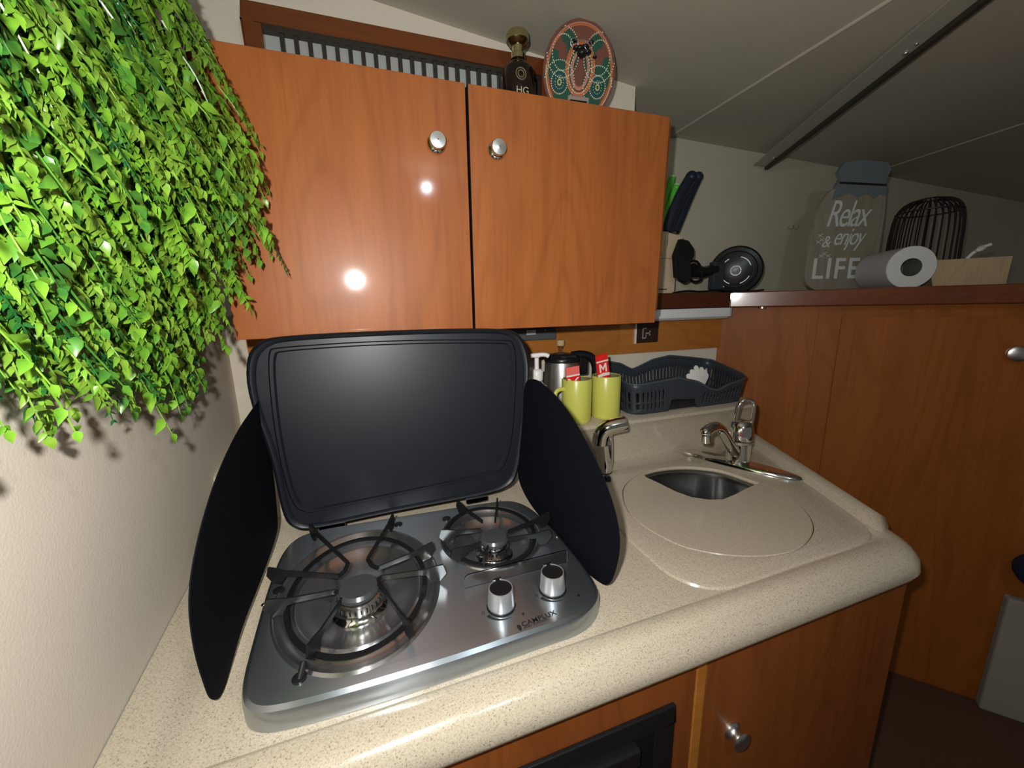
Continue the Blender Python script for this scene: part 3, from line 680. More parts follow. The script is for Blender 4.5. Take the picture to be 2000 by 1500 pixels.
def burner(x, y, r, gz=0.0):
    q = MB(); b0 = HZ-0.010
    q.lathe([(r*1.28, b0), (r*1.28, b0+0.003), (r*1.12, b0+0.006), (r*1.02, b0+0.012)], (x, y, 0), 40)
    q.lathe([(r*1.02, b0+0.012), (r*1.04, b0+0.020), (r*0.98, b0+0.026), (r*0.9, b0+0.027)], (x, y, 0), 40)
    o = q.build('burner', M['chrome'], hob, 0.6)
    t = MB()
    for i in range(26):
        a = 2*PI*i/26; t.box((-0.0011, -0.0011, 0), (0.0011, 0.0011, 0.006), Matrix.Translation((x+r*1.035*math.cos(a), y+r*1.035*math.sin(a), b0+0.014)) @ Matrix.Rotation(a, 4, 'Z'))
    t.build('flame_ports', M['black_iron'], o)
    MB().lathe([(r*0.90, b0+0.026), (r*0.98, b0+0.028), (r*0.98, b0+0.032), (r*0.86, b0+0.036), (r*0.001, b0+0.037)], (x, y, 0), 40).build('burner_cap', mat('grey_enamel', (0.055, 0.060, 0.060), 0.22, 0.2), o, 0.6)
burner(-0.056, 0.499, 0.0275); burner(0.148, 0.544, 0.0235)
# pan-support ring and V-shaped straps
GZ = HZ+0.013
def gring(c, rx_, ry_, z, rot, wd=0.0045, gaps=()):
    n = 72; a_, b_ = ell(c, rx_, ry_, z, rot, n), ell(c, rx_-wd, ry_-wd, z, rot, n)
    a2, b2 = [p+Vector((0, 0, 0.003)) for p in a_], [p+Vector((0, 0, 0.003)) for p in b_]
    return MB().strip(a_, a2).strip(a2, b2).strip(b2, b_).strip(b_, a_)
gring(Vector((-0.058, 0.527, 0)), 0.093, 0.122, HZ+0.004, 0.09, 0.006).build('support_ring', M['black_iron'], hob)
gring(Vector((0.152, 0.585, 0)), 0.078, 0.090, HZ+0.004, 0.1, 0.006).build('support_ring', M['black_iron'], hob)
def strap(out_, inn, m, name='grate_arm', h=0.010, leg=True, top=0.0):
    o = Vector(out_); i = Vector(inn); d = (i-o).normalized(); s_ = Vector((-d.y, d.x, 0)).normalized()*0.0014
    L = (i-o).length; z0 = GZ+0.004+top
    prof_ = [(0.0, z0-0.002), (0.004, z0+h+0.002), (0.014, z0+h+0.001), (0.03, z0+h-0.002), (L, z0+h-0.003), (L, z0+h-0.009), (0.036, z0+h-0.010), (0.028, z0-0.002), (0.022, HZ+0.003), (0.010, HZ+0.003)]
    lp_ = [Vector((o.x+d.x*a, o.y+d.y*a, z)) for a, z in prof_]
    return MB().prism([p-s_ for p in lp_], s_*2).build(name, m, hob)
def zz(p, z): return onz(p[0], p[1], z)
zt_ = GZ+0.008
big = dict(BL=((605, 1038), (680, 1100)), BR=((770, 1017), (718, 1092)), FL=((600, 1292), (668, 1172)), FR=((808, 1246), (742, 1145)), L1=((522, 1128), (662, 1125)), L2=((515, 1195), (655, 1155)), R1=((850, 1075), (738, 1110)), R2=((872, 1122), (742, 1128)))
for k, (a, b) in big.items():
    strap(zz(a, HZ+0.012), zz(b, zt_), M['black_iron'] if k in ('BL', 'BR', 'FL', 'FR') else M['grey_iron'])
def vjoin(a, b, m=M['black_iron']):
    A_, B_ = zz(a, zt_+0.002), zz(b, zt_+0.002); c_ = Vector((-0.056, 0.505, A_.z)); mid = (A_+B_)/2
    mid = mid+(c_-mid).normalized()*0.004
    MB().tube([A_, mid, B_], 0.0024, 6, flat=1.3).build('grate_joint', m, hob)
vjoin(big['BL'][1], big['L1'][1]); vjoin(big['BR'][1], big['R1'][1]); vjoin(big['FL'][1], big['L2'][1]); vjoin(big['FR'][1], big['R2'][1])
sml = dict(BL=((892, 990), (942, 1018), 1), B=((972, 985), (967, 1018), 1), R1=((1075, 1014), (992, 1038), 1), R2=((1078, 1050), (992, 1052), 0), L1=((858, 1052), (938, 1034), 0), F=((945, 1106), (955, 1062), 1), L2=((880, 1092), (940, 1060), 0))
for k, (a, b, c_) in sml.items(): strap(zz(a, HZ+0.012), zz(b, zt_), M['black_iron'] if c_ else M['grey_iron'], h=0.009)
for p in ((872, 1014), (778, 1025), (545, 1154), (585, 1326), (1068, 1000)):
    r = zz(p, HZ); MB().lathe([(0.0075, 0.0), (0.0075, 0.0022), (0.005, 0.0032), (0.0001, 0.0034)], (r.x, r.y, HZ), 20).build('rubber_foot', M['black'], hob, 0.6)
r = zz((585, 1326), HZ+0.003); MB().cyl((r.x, r.y, HZ+0.003), (r.x+0.004, r.y+0.010, HZ+0.014), 0.0035, n=12).build('grate_pin', M['black_iron'], hob)
for p in ((515, 1181), (1088, 1048)):
    r = zz(p, HZ); MB().ball((r.x, r.y, HZ), 0.0032, 6, 1, 1, 0.6).build('screw', M['chrome'], hob, 1.0)
r = zz((1130, 1163), HZ); MB().lathe([(0.0018, 0), (0.0018, 0.0006), (0.0001, 0.0006)], (r.x, r.y, HZ), 12).build('vent_hole', M['matt_black'], hob)
# clear guard behind the knobs
a = zz((908, 1150), HZ+0.001); b = zz((1108, 1098), HZ+0.001); d = (b-a).normalized(); L = (b-a).length; s_ = Vector((-d.y, d.x, 0))
prof_ = round_poly([(0, 0, 0), (L, 0, 0), (L, 0.021, 0), (0, 0.021, 0)], [0, 0, 0.006, 0.009], 6)
MB().prism([a+d*p.x+Vector((0, 0, p.y)) for p in prof_], s_*0.002).build('knob_guard', M['clear'], hob)
# control knobs
for px_, py_ in ((979, 1183), (1079, 1150)):
    k = zz((px_, py_), HZ); R_ = 0.0165
    ko = MB().lathe([(R_*1.08, 0.002), (R_*1.10, 0.004), (R_*1.06, 0.006), (R_*0.99, 0.026), (R_*0.96, 0.028), (R_*0.90, 0.028), (R_*0.89, 0.0265), (0.0001, 0.0265)], (k.x, k.y, HZ), 48).build('knob', M['knob_alu'], hob, 0.5)
    MB().lathe([(R_*0.89, 0.0270), (0.0001, 0.0272)], (k.x, k.y, HZ), 40).build('knob_face', M['matt_black'], ko)
    MB().box((-0.0028, R_*0.70, 0.0245), (0.0028, R_*1.12, 0.0288), Matrix.Translation((k.x, k.y, HZ))).build('pointer', M['black'], ko)
    MB().box((-0.0062, R_*0.92, 0.022), (-0.0030, R_*1.10, 0.0286), Matrix.Translation((k.x, k.y, HZ))).box((0.0030, R_*0.92, 0.022), (0.0062, R_*1.10, 0.0286), Matrix.Translation((k.x, k.y, HZ))).build('pointer_edge', M['chrome'], ko)
    MB().lathe([(R_*1.2, 0.0), (R_*1.15, 0.002), (R_*0.9, 0.002)], (k.x, k.y, HZ), 40).build('collar', M['black'], ko)
    ar = MB(); n = 16
    for i in range(n):
        a0 = math.radians(205+80*i/n); a1 = math.radians(205+80*(i+1)/n); w0 = 0.0022*(1-i/n)+0.0002; w1_ = 0.0022*(1-(i+1)/n)+0.0002; R2 = R_*1.42
        ar.add([Vector((k.x+(R2+s2)*math.cos(a_), k.y+(R2+s2)*math.sin(a_), HZ+0.0003)) for a_, s2 in ((a0, -w0), (a1, -w1_), (a1, w1_), (a0, w0))], [(0, 1, 2, 3)])
    a_ = math.radians(190); c_ = Vector((k.x+R_*1.6*math.cos(a_), k.y+R_*1.6*math.sin(a_), HZ+0.0004))
    ar.tube([c_+Vector((0.0022*math.cos(t)*0.8, 0.0028*math.sin(t), 0)) for t in np.linspace(0, 2*PI, 10)[:-1]], 0.0003, 4, closed=True)
    ar.build('heat_marking', M['print'], hob)
# printed maker's mark
la_ = zz((1012, 1232), HZ+0.0002); lb2 = zz((1098, 1199), HZ+0.0002)
T_ = frame_T(la_, lb2-la_, (0, 0, 1)); ex_ = (lb2-la_).normalized(); ey_ = Vector((-ex_.y, ex_.x, 0)); T_ = frame_T(la_, ex_, ey_)
text_mesh('CAMPLUX', 0.0102, frame_T(la_+ex_*0.0078+ey_*0.0030, ex_, ey_), 'maker_mark', M['print'], hob, ext=0.0001, space=1.06, bold=0.00018)
text_mesh('SMART OUTDOORS', 0.0036, frame_T(la_+ex_*0.0080-ey_*0.0004, ex_, ey_), 'maker_mark', M['print'], hob, ext=0.0001, space=1.05)
fl = [Vector((0.0035+0.0030*math.sin(t)*(1 if t < PI else 1)*(0.35+0.65*math.sin(t/2)), 0.0035-0.0048*math.cos(t), 0)) for t in np.linspace(0, 2*PI, 18)[:-1]]
MB().prism([la_+ex_*p.x+ey_*p.y for p in fl], (0, 0, 0.0002)).build('flame_logo', M['print'], hob)
r = zz((1022, 1199), HZ+0.0002); MB().prism([r+ex_*(0.0014*math.cos(t))+ey_*(0.0024*math.sin(t)) for t in np.linspace(0, 2*PI, 12)[:-1]], (0, 0, 0.0002)).build('flame_logo', M['print'], hob)

# lid: a shallow tray standing on its rear hinge
LP0 = Vector((0, 0.722, 0.932)); lean = 0.030/0.33
def lidp(px, py, off=0.0):
    n = Vector((0, 1, -lean)).normalized(); r = ray(px, py); return CAM+r*(((LP0-CAM).dot(n))/r.dot(n))+n*off
nL = Vector((0, 1, -lean)).normalized()
lid_o = [lidp(*p) for p in ((482, 775), (478, 700), (500, 668), (540, 655), (800, 643), (985, 640), (1018, 652), (1034, 690), (1036, 735), (1028, 830), (1014, 925), (1000, 950), (960, 966), (760, 1003), (610, 1037), (572, 1036), (550, 1010), (530, 900))]
lid_o = smooth_loop(lid_o, 2)
lc_ = sum(lid_o, Vector())/len(lid_o)
def insL(s_, off): return [lc_+(p-lc_)*s_+nL*off for p in lid_o]
ld = MB()
seq = [(0.985, 0.024), (1.0, 0.018), (1.0, 0.004), (0.992, 0.0), (0.975, -0.002), (0.955, 0.0), (0.945, 0.0035)]
LL = [insL(s_, o_) for s_, o_ in seq]
for a, b in zip(LL, LL[1:]): ld.strip(a, b)
ld.fill([LL[0]])
pin = [lidp(*p) for p in ((528, 690), (545, 682), (770, 668), (985, 667), (1000, 672), (1005, 720), (998, 850), (985, 905), (965, 925), (760, 968), (640, 992), (605, 1000), (575, 985), (552, 900), (536, 800))]
pin = smooth_loop(pin, 2); pc_ = sum(pin, Vector())/len(pin)
if (len(pin) and (pin[1]-pin[0]).cross(pc_-pin[0]).dot((lid_o[1]-lid_o[0]).cross(lc_-lid_o[0])) < 0): pin.reverse()
def insP(s_, off): return [pc_+(p-pc_)*s_+nL*off for p in pin]
ld.fill([LL[-1], insP(1.03, 0.0035)]); ld.strip(insP(1.03, 0.0035), insP(1.015, -0.0005)); ld.strip(insP(1.015, -0.0005), insP(0.99, -0.0005)); ld.strip(insP(0.99, -0.0005), insP(0.975, 0.003)); ld.fill([insP(0.975, 0.003)])
ld.build('lid', M['black_glass'], hob, 0.7)
for px_, py_ in ((650, 1033), (930, 972)):
    p = lidp(px_, py_); MB().box((p.x-0.022, 0.716, HZ-0.004), (p.x+0.022, 0.724, HZ+0.004)).build('hinge', M['steel'], hob)
def wing(pts, p0, d, off, name='wind_shield'):
    L = [onp(x, y, p0, d) for x, y in pts]; L = smooth_loop(L, 2)
    n = Vector((d[1], -d[0], 0)).normalized()
    return MB().prism([p for p in L], n*off).build(name, M['black_wing'], hob)
wing(((512, 772), (495, 795), (462, 842), (425, 920), (395, 1010), (372, 1110), (366, 1180), (372, 1240), (382, 1290), (398, 1340), (408, 1366), (424, 1368), (437, 1345), (448, 1305), (472, 1220), (505, 1140), (540, 1045), (541, 1010), (532, 920), (522, 850), (514, 790)), (-0.206, 0.72, 0), (0.006, -0.3, 0), -0.0015)
wing(((1024, 745), (1045, 738), (1072, 757), (1110, 800), (1145, 860), (1180, 930), (1204, 1000), (1212, 1050), (1210, 1085), (1200, 1125), (1190, 1143), (1175, 1140), (1140, 1112), (1105, 1060), (1060, 1015), (1030, 975), (1012, 935), (1014, 900), (1022, 820)), (0.262, 0.722, 0), (0.022, -0.33, 0), 0.0015)

# ------------------------------------------------------------------ things on the ledge
def mug(x, y, name_label, handle_dir):
    t = thing('mug', name_label, 'mug', (x, y, LZ), 'lime green mugs on the ledge')
    R_, H = 0.0385, 0.115
    MB().lathe([(0.0001, 0.0), (R_-0.003, 0.0), (R_-0.001, 0.002), (R_, 0.006), (R_+0.001, H-0.002), (R_, H), (R_-0.002, H+0.0005), (R_-0.0035, H-0.001)], (x, y, LZ), 48).build('body', M['mug'], t, 0.7)
    MB().lathe([(R_-0.0035, H-0.001), (R_-0.004, 0.008), (0.0001, 0.006)], (x, y, LZ), 40).build('lining', M['mug_in'], t, 0.7)
    d = Vector((math.cos(handle_dir), math.sin(handle_dir), 0)); b = Vector((x, y, LZ))
    pts = [b+d*(R_-0.001)+Vector((0, 0, 0.090)), b+d*(R_+0.016)+Vector((0, 0, 0.091)), b+d*(R_+0.027)+Vector((0, 0, 0.083)), b+d*(R_+0.028)+Vector((0, 0, 0.05)), b+d*(R_+0.022)+Vector((0, 0, 0.027)), b+d*(R_-0.001)+Vector((0, 0, 0.022))]
    MB().tube(smooth_path(pts, 2), 0.0055, 12, flat=0.8).build('handle', M['mug'], t, 1.2)
mug(0.479, 0.882, 'lime green mug with handle to the left, nearest the black wind shield', PI*1.03)
mug(0.573, 0.889, 'lime green mug beside the dark dish basket, right of the other mug', PI*0.5)
def packet(p, tilt, ww, hh, m, label, parts):
    t = thing('sachet', label, 'sachet', p)
    ex_ = Vector((math.cos(tilt), 0, -math.sin(tilt))); ez_ = Vector((math.sin(tilt), -0.02, math.cos(tilt))).normalized()
    T = frame_T(p, ex_, ez_)
    MB().prism([T @ Vector(q) for q in round_poly([(-ww/2, 0, 0), (ww/2, 0, 0), (ww/2, hh, 0), (-ww/2, hh, 0)], 0.003, 3)], T.to_3x3() @ Vector((0, 0, -0.003))).build('wrapper', m, t, bevel=0.0008)
    for pts, mm in parts:
        MB().prism([T @ Vector((q[0]*ww, q[1]*hh, 0.0004)) for q in pts], T.to_3x3() @ Vector((0, 0, 0.0004))).build('print', mm, t)
W_ = M['white_print']
packet((0.571, 0.874, LZ+0.022), -0.17, 0.036, 0.155, M['red'], 'long red stick sachet standing in the right-hand lime mug',
    [([(-0.5, 0.87), (0.5, 0.87), (0.5, 0.895), (-0.5, 0.895)], W_), ([(-0.3, 0.69), (-0.18, 0.69), (-0.18, 0.79), (0, 0.72), (0.18, 0.79), (0.18, 0.69), (0.3, 0.69), (0.3, 0.84), (0.18, 0.84), (0, 0.77), (-0.18, 0.84), (-0.3, 0.84)], W_),
     ([(-0.5, 0.62), (0.5, 0.62), (0.5, 0.66), (0, 0.68), (-0.5, 0.66)], W_), ([(-0.25, 0.46), (-0.1, 0.50), (0.0, 0.45), (0.1, 0.50), (0.25, 0.46), (0.05, 0.56), (0.2, 0.59), (0.0, 0.58), (-0.2, 0.60), (-0.05, 0.55)], M['pink']), ([(-0.3, 0.40), (0.3, 0.40), (0.3, 0.425), (-0.3, 0.425)], W_)])
packet((0.468, 0.868, LZ+0.045), -0.10, 0.038, 0.105, M['red'], 'red and white sachet poking out of the left-hand lime mug',
    [([(-0.5, 0.80), (0.5, 0.80), (0.5, 1.0), (-0.5, 1.0)], M['pink']), ([(-0.5, 0.76), (0.5, 0.76), (0.5, 0.80), (-0.5, 0.80)], W_), ([(-0.45, 0.72), (0, 0.56), (0.45, 0.72), (0.30, 0.72), (0, 0.62), (-0.30, 0.72)], W_), ([(-0.5, 0.50), (0.6, 0.50), (0.5, 0.56), (-0.3, 0.56)], W_)])
# kettle
kx, ky = 0.492, 0.995
kt = thing('kettle', 'small steel travel kettle with black lid and handle behind the mugs', 'kettle', (kx, ky, LZ))
c = (kx, ky, LZ)
MB().lathe([(0.001, 0), (0.054, 0), (0.056, 0.004), (0.056, 0.022), (0.0545, 0.026)], c, 40).build('base', M['black'], kt, 0.6)
MB().lathe([(0.0545, 0.024), (0.0535, 0.06), (0.050, 0.135), (0.049, 0.147)], c, 56).build('body', M['satin'], kt, 0.8)
MB().lathe([(0.0505, 0.145), (0.0515, 0.152), (0.049, 0.158), (0.042, 0.1645), (0.025, 0.168), (0.001, 0.169)], c, 48).build('lid', M['black'], kt, 0.7)
rg_ = MB()
for i in range(14): rg_.box((kx-0.022+i*0.0032, ky-0.045, LZ+0.1600), (kx-0.0205+i*0.0032, ky-0.030, LZ+0.1650))
rg_.build('lid_ridges', M['slate'], kt)
hp = [(kx+0.030, ky-0.004, LZ+0.160), (kx+0.062, ky-0.010, LZ+0.163), (kx+0.092, ky-0.014, LZ+0.152), (kx+0.104, ky-0.016, LZ+0.125), (kx+0.103, ky-0.016, LZ+0.09), (kx+0.098, ky-0.015, LZ+0.05), (kx+0.085, ky-0.013, LZ+0.03), (kx+0.050, ky-0.008, LZ+0.022)]
MB().tube(smooth_path(hp, 2), 0.0125, 14, flat=1.15).build('handle', M['black'], kt, 1.2)
MB().box((kx+0.046, ky-0.020, LZ+0.105), (kx+0.075, ky+0.004, LZ+0.155)).build('switch_block', M['black'], kt, bevel=0.005, seg=3)
# pump soap bottle
sx_, sy_ = 0.388, 0.935
so = thing('soap_dispenser', 'clear pump bottle with white pump beside the kettle', 'soap dispenser', (sx_, sy_, LZ))
c = (sx_, sy_, LZ)
MB().lathe([(0.001, 0.0), (0.034, 0.0), (0.037, 0.004), (0.037, 0.060), (0.034, 0.078), (0.026, 0.093), (0.016, 0.102), (0.0135, 0.106), (0.0135, 0.114)], c, 40, cap1=True).build('bottle_body', M['glass'], so, 0.8)
MB().lathe([(0.001, 0.002), (0.0335, 0.002), (0.0345, 0.05), (0.0325, 0.072), (0.001, 0.073)], c, 32).build('soap', mat('milky_soap', (0.80, 0.76, 0.66), 0.4), so, 0.7)
pm = MB().lathe([(0.0155, 0.108), (0.0165, 0.110), (0.0165, 0.134), (0.013, 0.138), (0.006, 0.139), (0.006, 0.168), (0.010, 0.171)], c, 28, cap0=True, cap1=True)
pm.tube(smooth_path([(sx_-0.016, sy_+0.004, LZ+0.174), (sx_, sy_, LZ+0.176), (sx_+0.022, sy_-0.008, LZ+0.177), (sx_+0.030, sy_-0.011, LZ+0.172)], 2), 0.006, 10)
pm.build('pump', M['white_plastic'], so, 0.8)
# tall bottle with a cork behind the kettle
bx_, by_ = 0.520, 1.062
cb_ = thing('corked_bottle', 'clear bottle with cork stopper standing behind the kettle lid', 'bottle', (bx_, by_, LZ))
MB().lathe([(0.001, 0), (0.018, 0), (0.019, 0.003), (0.019, 0.12), (0.010, 0.150), (0.0085, 0.176), (0.010, 0.178), (0.010, 0.182)], (bx_, by_, LZ), 28, cap1=True).build('bottle_body', M['glass'], cb_, 0.8)
MB().lathe([(0.0085, 0.1815), (0.0125, 0.183), (0.0125, 0.199), (0.011, 0.200), (0.001, 0.200)], (bx_, by_, LZ), 20).build('stopper', M['cork'], cb_, 0.6)

# slotted dish basket with scalloped rim
bk_ = thing('dish_basket', 'dark grey slotted plastic basket with wavy rim on the ledge', 'basket', (0.86, 0.96, LZ))
foot = round_poly([(0.640, 0.858, 0), (1.050, 0.862, 0), (1.095, 1.055, 0), (0.665, 1.062, 0)], [0.045, 0.04, 0.05, 0.05], 8)
dens = []
for a, b in zip(foot, foot[1:]+foot[:1]):
    n = max(1, int((b-a).length/0.0042)); dens += [a+(b-a)*k/n for k in range(n)]
n = len(dens); bcn = sum(dens, Vector())/n
def rimh(p):
    x, y = p.x, p.y
    if y < 0.875+0.03*(x-0.64):
        pts = [(0.62, 0.086), (0.66, 0.085), (0.72, 0.090), (0.79, 0.096), (0.85, 0.080), (0.90, 0.052), (0.925, 0.047), (0.96, 0.060), (1.06, 0.076)]
    elif y > 1.03:
        pts = [(0.62, 0.110), (0.69, 0.122), (0.75, 0.110), (0.795, 0.086), (0.82, 0.094), (0.87, 0.114), (0.93, 0.124), (1.0, 0.115), (1.10, 0.100)]
    else:
        f = (y-0.875)/(1.03-0.875); f = max(0, min(1, f))
        return (0.086+(0.112-0.086)*f) if x < 0.8 else (0.076+(0.100-0.076)*f)
    return float(np.interp(x, [q[0] for q in pts], [q[1] for q in pts]))
hs = [rimh(p) for p in dens]
for _ in range(3): hs = [(hs[i-1]+hs[i]*2+hs[(i+1) % n])/4 for i in range(n)]
rows = [0.0, 0.06, 0.16, 0.34, 0.40, 0.72, 0.88, 1.0]
grid = []
for fz in rows:
    grid.append([Vector((p.x, p.y, 0))+(Vector((p.x, p.y, 0))-bcn).normalized()*0.012*fz+Vector((0, 0, LZ+0.001+hs[i]*fz)) for i, p in enumerate(dens)])
def wall_geo(off):
    vs = []
    for r_ in grid:
        for i, p in enumerate(r_):
            q = (Vector((p.x, p.y, 0))-bcn).normalized(); vs.append(p+q*off)
    return vs
wm = MB(); vs = wall_geo(0); fs = []
for r_ in range(len(rows)-1):
    for i in range(n):
        p = dens[i]
        notch = p.y < 0.90 and 0.76 < p.x < 0.86 and rows[r_] < 0.30*math.sqrt(max(0, 1-((p.x-0.81)/0.05)**2))+0.0
        slot = (r_ in (2, 4)) and i % 3 == 1 and not (p.y < 0.9 and 0.745 < p.x < 0.875)
        if notch or slot: continue
        fs.append((r_*n+i, r_*n+(i+1) % n, (r_+1)*n+(i+1) % n, (r_+1)*n+i))
wm.add(vs, fs)
wo = wm.build('basket_wall', M['slate'], bk_, 0.6)
sm = wo.modifiers.new('solidify', 'SOLIDIFY'); sm.thickness = 0.0024; sm.offset = 0
MB().tube([grid[-1][i] for i in range(n)], 0.0034, 8, closed=True).build('rim', mat('slate_rim', (0.06, 0.072, 0.085), 0.3), bk_, 1.2)
MB().fill([[p+Vector((0, 0, 0.0035)) for p in grid[0]]]).build('basket_floor', M['slate'], bk_)
ct = thing('cutlery_packet', 'bunch of white plastic cutlery in clear wrap lying in the basket', 'cutlery', (0.93, 0.93, LZ+0.02))
for i, (u, t_, hh) in enumerate(((-0.030, -0.42, 0.078), (-0.016, -0.2, 0.085), (-0.002, 0.02, 0.094), (0.014, 0.28, 0.090), (0.028, 0.5, 0.086), (0.036, 0.66, 0.080))):
    b = Vector((0.925+u*0.3, 0.905+0.004*i, LZ+0.018)); d = Vector((math.sin(t_), 0.25, math.cos(t_))).normalized(); e = Vector((math.cos(t_), 0, -math.sin(t_)))
    L = [b-e*0.005, b+e*0.005, b+d*hh*0.5+e*0.008, b+d*hh*0.9+e*0.011, b+d*hh+e*0.006, b+d*hh*1.02-e*0.002, b+d*hh*0.92-e*0.010, b+d*hh*0.5-e*0.008]
    MB().prism(smooth_loop(L, 2), (0.001, 0.004, 0)).build('fork', M['white_plastic'], ct)

# ------------------------------------------------------------------ taps
fz = CT+0.0035
pA_, pB_ = Vector((0.785, 0.822, 0)), Vector((0.912, 0.570, 0)); fc = (pA_+pB_)/2
fa = Vector((0.866, 0.711, 0))
tp_ = thing('mixer_tap', 'chrome mixer tap with loop lever on an oval plate behind the sink', 'tap', (fa.x, fa.y, fz))
d = (pB_-pA_).normalized(); s_ = Vector((-d.y, d.x, 0)); L = (pB_-pA_).length/2
def oval(k, z): return [fc+d*(L*k*math.copysign(abs(math.cos(t))**0.9, math.cos(t)))+s_*(0.030*k*math.copysign(abs(math.sin(t))**0.9, math.sin(t)))+Vector((0, 0, z)) for t in np.linspace(0, 2*PI, 49)[:-1]]
pl = MB(); LL = [oval(1.0, fz), oval(0.99, fz+0.004), oval(0.93, fz+0.008), oval(0.75, fz+0.0095)]
for a, b in zip(LL, LL[1:]): pl.strip(a, b)
pl.fill([LL[-1]]); pl.build('base_plate', M['chrome'], tp_, 0.8)
c = (fa.x, fa.y, fz)
MB().lathe([(0.030, 0.008), (0.0285, 0.014), (0.0275, 0.052), (0.028, 0.054)], c, 40).build('tap_body', M['chrome'], tp_, 0.7)
MB().lathe([(0.0285, 0.054), (0.0308, 0.0555), (0.0308, 0.061), (0.0285, 0.0625)], c, 40).build('collar', M['satin'], tp_, 0.6)
hT = Matrix.Rotation(0.10, 3, 'Y')
lv_ = MB().lathe([(0.0285, 0.0), (0.0300, 0.010), (0.0285, 0.030), (0.0240, 0.044), (0.015, 0.052), (0.001, 0.054)], (fa.x, fa.y, fz+0.0625), 40, hT).build('lever', M['chrome'], tp_, 0.8)
# loop of the lever
lbk = Vector((fa.x, fa.y, fz+0.0625)); fu = Vector((0.92, -0.39, 0))
lp3 = [(-0.0175, 0.036), (-0.0185, 0.065), (-0.0165, 0.094), (-0.008, 0.104), (0.004, 0.106), (0.0155, 0.102), (0.022, 0.092), (0.0235, 0.065), (0.0225, 0.036)]
MB().tube(smooth_path([lbk+fu*u+Vector((0.10*v*0.9, 0, v)) for u, v in lp3], 2), 0.0050, 12, flat=1.2).build('loop', M['chrome'], lv_, 1.2)
rd = ony(1445, 848, fa.y-0.025); MB().ball((rd.x, fa.y-0.0290, rd.z), 0.0028, 8).build('hot_mark', M['red'], lv_, 1.0)
sp = [(0.852, 0.706, fz+0.028), (0.828, 0.700, fz+0.048), (0.790, 0.690, fz+0.090), (0.768, 0.684, fz+0.112), (0.745, 0.678, fz+0.122), (0.722, 0.672, fz+0.122), (0.703, 0.667, fz+0.117)]
sp = smooth_path(sp, 2); MB().tube(sp, [0.0145, 0.0135, 0.0125, 0.0125, 0.012], 18).build('spout', M['chrome'], tp_, 1.2)
MB().ball((0.703, 0.667, fz+0.116), 0.0128, 10).cyl((0.704, 0.667, fz+0.112), (0.706, 0.667, fz+0.092), 0.0115, 0.0118, 24).build('aerator', M['chrome'], tp_, 0.8)
# pull-out tap beside the wind shield
t2 = thing('pull_out_tap', 'short chrome pull-out tap head standing by the right wind shield', 'tap', (0.506, 0.78, fz))
pp_ = [ony(1181, 930, 0.785), ony(1182, 905, 0.785), ony(1178, 868, 0.785), ony(1176, 848, 0.785)]
MB().tube([Vector((p.x, p.y, max(p.z, fz))) for p in pp_], [0.017, 0.019, 0.0235, 0.024], 24).build('grip', M['chrome'], t2, 0.9)
hp = [ony(1173, 866, 0.78), ony(1176, 846, 0.778), ony(1184, 836, 0.772), ony(1200, 831, 0.765), ony(1222, 827, 0.757)]
MB().tube(smooth_path(hp, 2), [0.021, 0.020, 0.018], 20).build('nozzle', M['chrome'], t2, 0.9)
MB().cyl((pp_[1].x, 0.785, fz), (pp_[1].x, 0.785, fz+0.006), 0.018, 0.016, 28).build('base', M['black'], t2, 0.8)
kq = onz(1186, 938, fz); kb = MB().lathe([(0.010, 0), (0.010, 0.004), (0.0075, 0.010), (0.001, 0.012)], (kq.x, kq.y, fz), 24)
tag(kb.build('drain_knob', M['black'], None, 0.8), 'tiny black knob on the countertop in front of the pull-out tap', 'knob')

# ------------------------------------------------------------------ things on the bulkhead shelf
SZ = ztS-0.004+0.0005
def fr_(px, py, off): p = onb(px, py, off); return p
# sign
sg0 = onb(1568, 566, -0.06); sg1 = onb(1700, 566, -0.20)
ww = (sg1-sg0).length; ex_ = Vector((sg1.x-sg0.x, sg1.y-sg0.y, 0)).normalized(); ey_ = Vector((0, 0, 1)); ez_ = ex_.cross(ey_)
scx = ww/132.0
org = Vector((sg0.x, sg0.y, SZ))
hgt = onb(1640, 332, -0.20).z-SZ; sy = hgt/236.0
sn = thing('jar_sign', 'weathered jar-shaped wooden sign with white lettering on the shelf', 'sign', org+ex_*ww/2)
def sp_(px, py, h=0.0): return org+ex_*((px-1566)*scx)+ey_*((568-py)*sy)+ez_*h
body_ = [(1580, 562), (1566, 545), (1564, 520), (1572, 430), (1582, 395), (1604, 372), (1690, 372), (1702, 395), (1703, 520), (1698, 550), (1686, 564), (1660, 568), (1605, 568)]
MB().prism([sp_(p.x, p.y) for p in smooth_loop([(a, b, 0) for a, b in body_], 2)], ez_*-0.012).build('board', M['sign_wood'], sn)
lidp_ = [(1598, 398), (1604, 372), (1610, 360), (1604, 350), (1612, 333), (1640, 328), (1692, 332), (1700, 345), (1694, 362), (1698, 378), (1696, 392), (1688, 388), (1678, 396), (1662, 388), (1646, 394), (1628, 386), (1612, 394)]
MB().prism([sp_(x, y, 0.0015) for x, y in lidp_], ez_*-0.0145).build('painted_cap', M['grey_paint'], sn)
MB().prism([sp_(x, y, 0.0022) for x, y in ((1608, 366), (1696, 370), (1696, 374), (1608, 370))], ez_*-0.001).build('cap_groove', M['wire'], sn)
def sgt(body, px, py, hpx, shear=0.0, space=1.0, sxr=1.0, bold=0.0, rot=0.0):
    T = frame_T(sp_(px, py, 0.001), ex_*math.cos(rot)+ey_*math.sin(rot), ey_*math.cos(rot)-ex_*math.sin(rot)) @ Matrix.Diagonal((sxr, 1, 1, 1))
    text_mesh(body, hpx*sy*1.38, T, 'lettering', M['sign_white'], sn, shear, 0.0006, space, bold=bold)
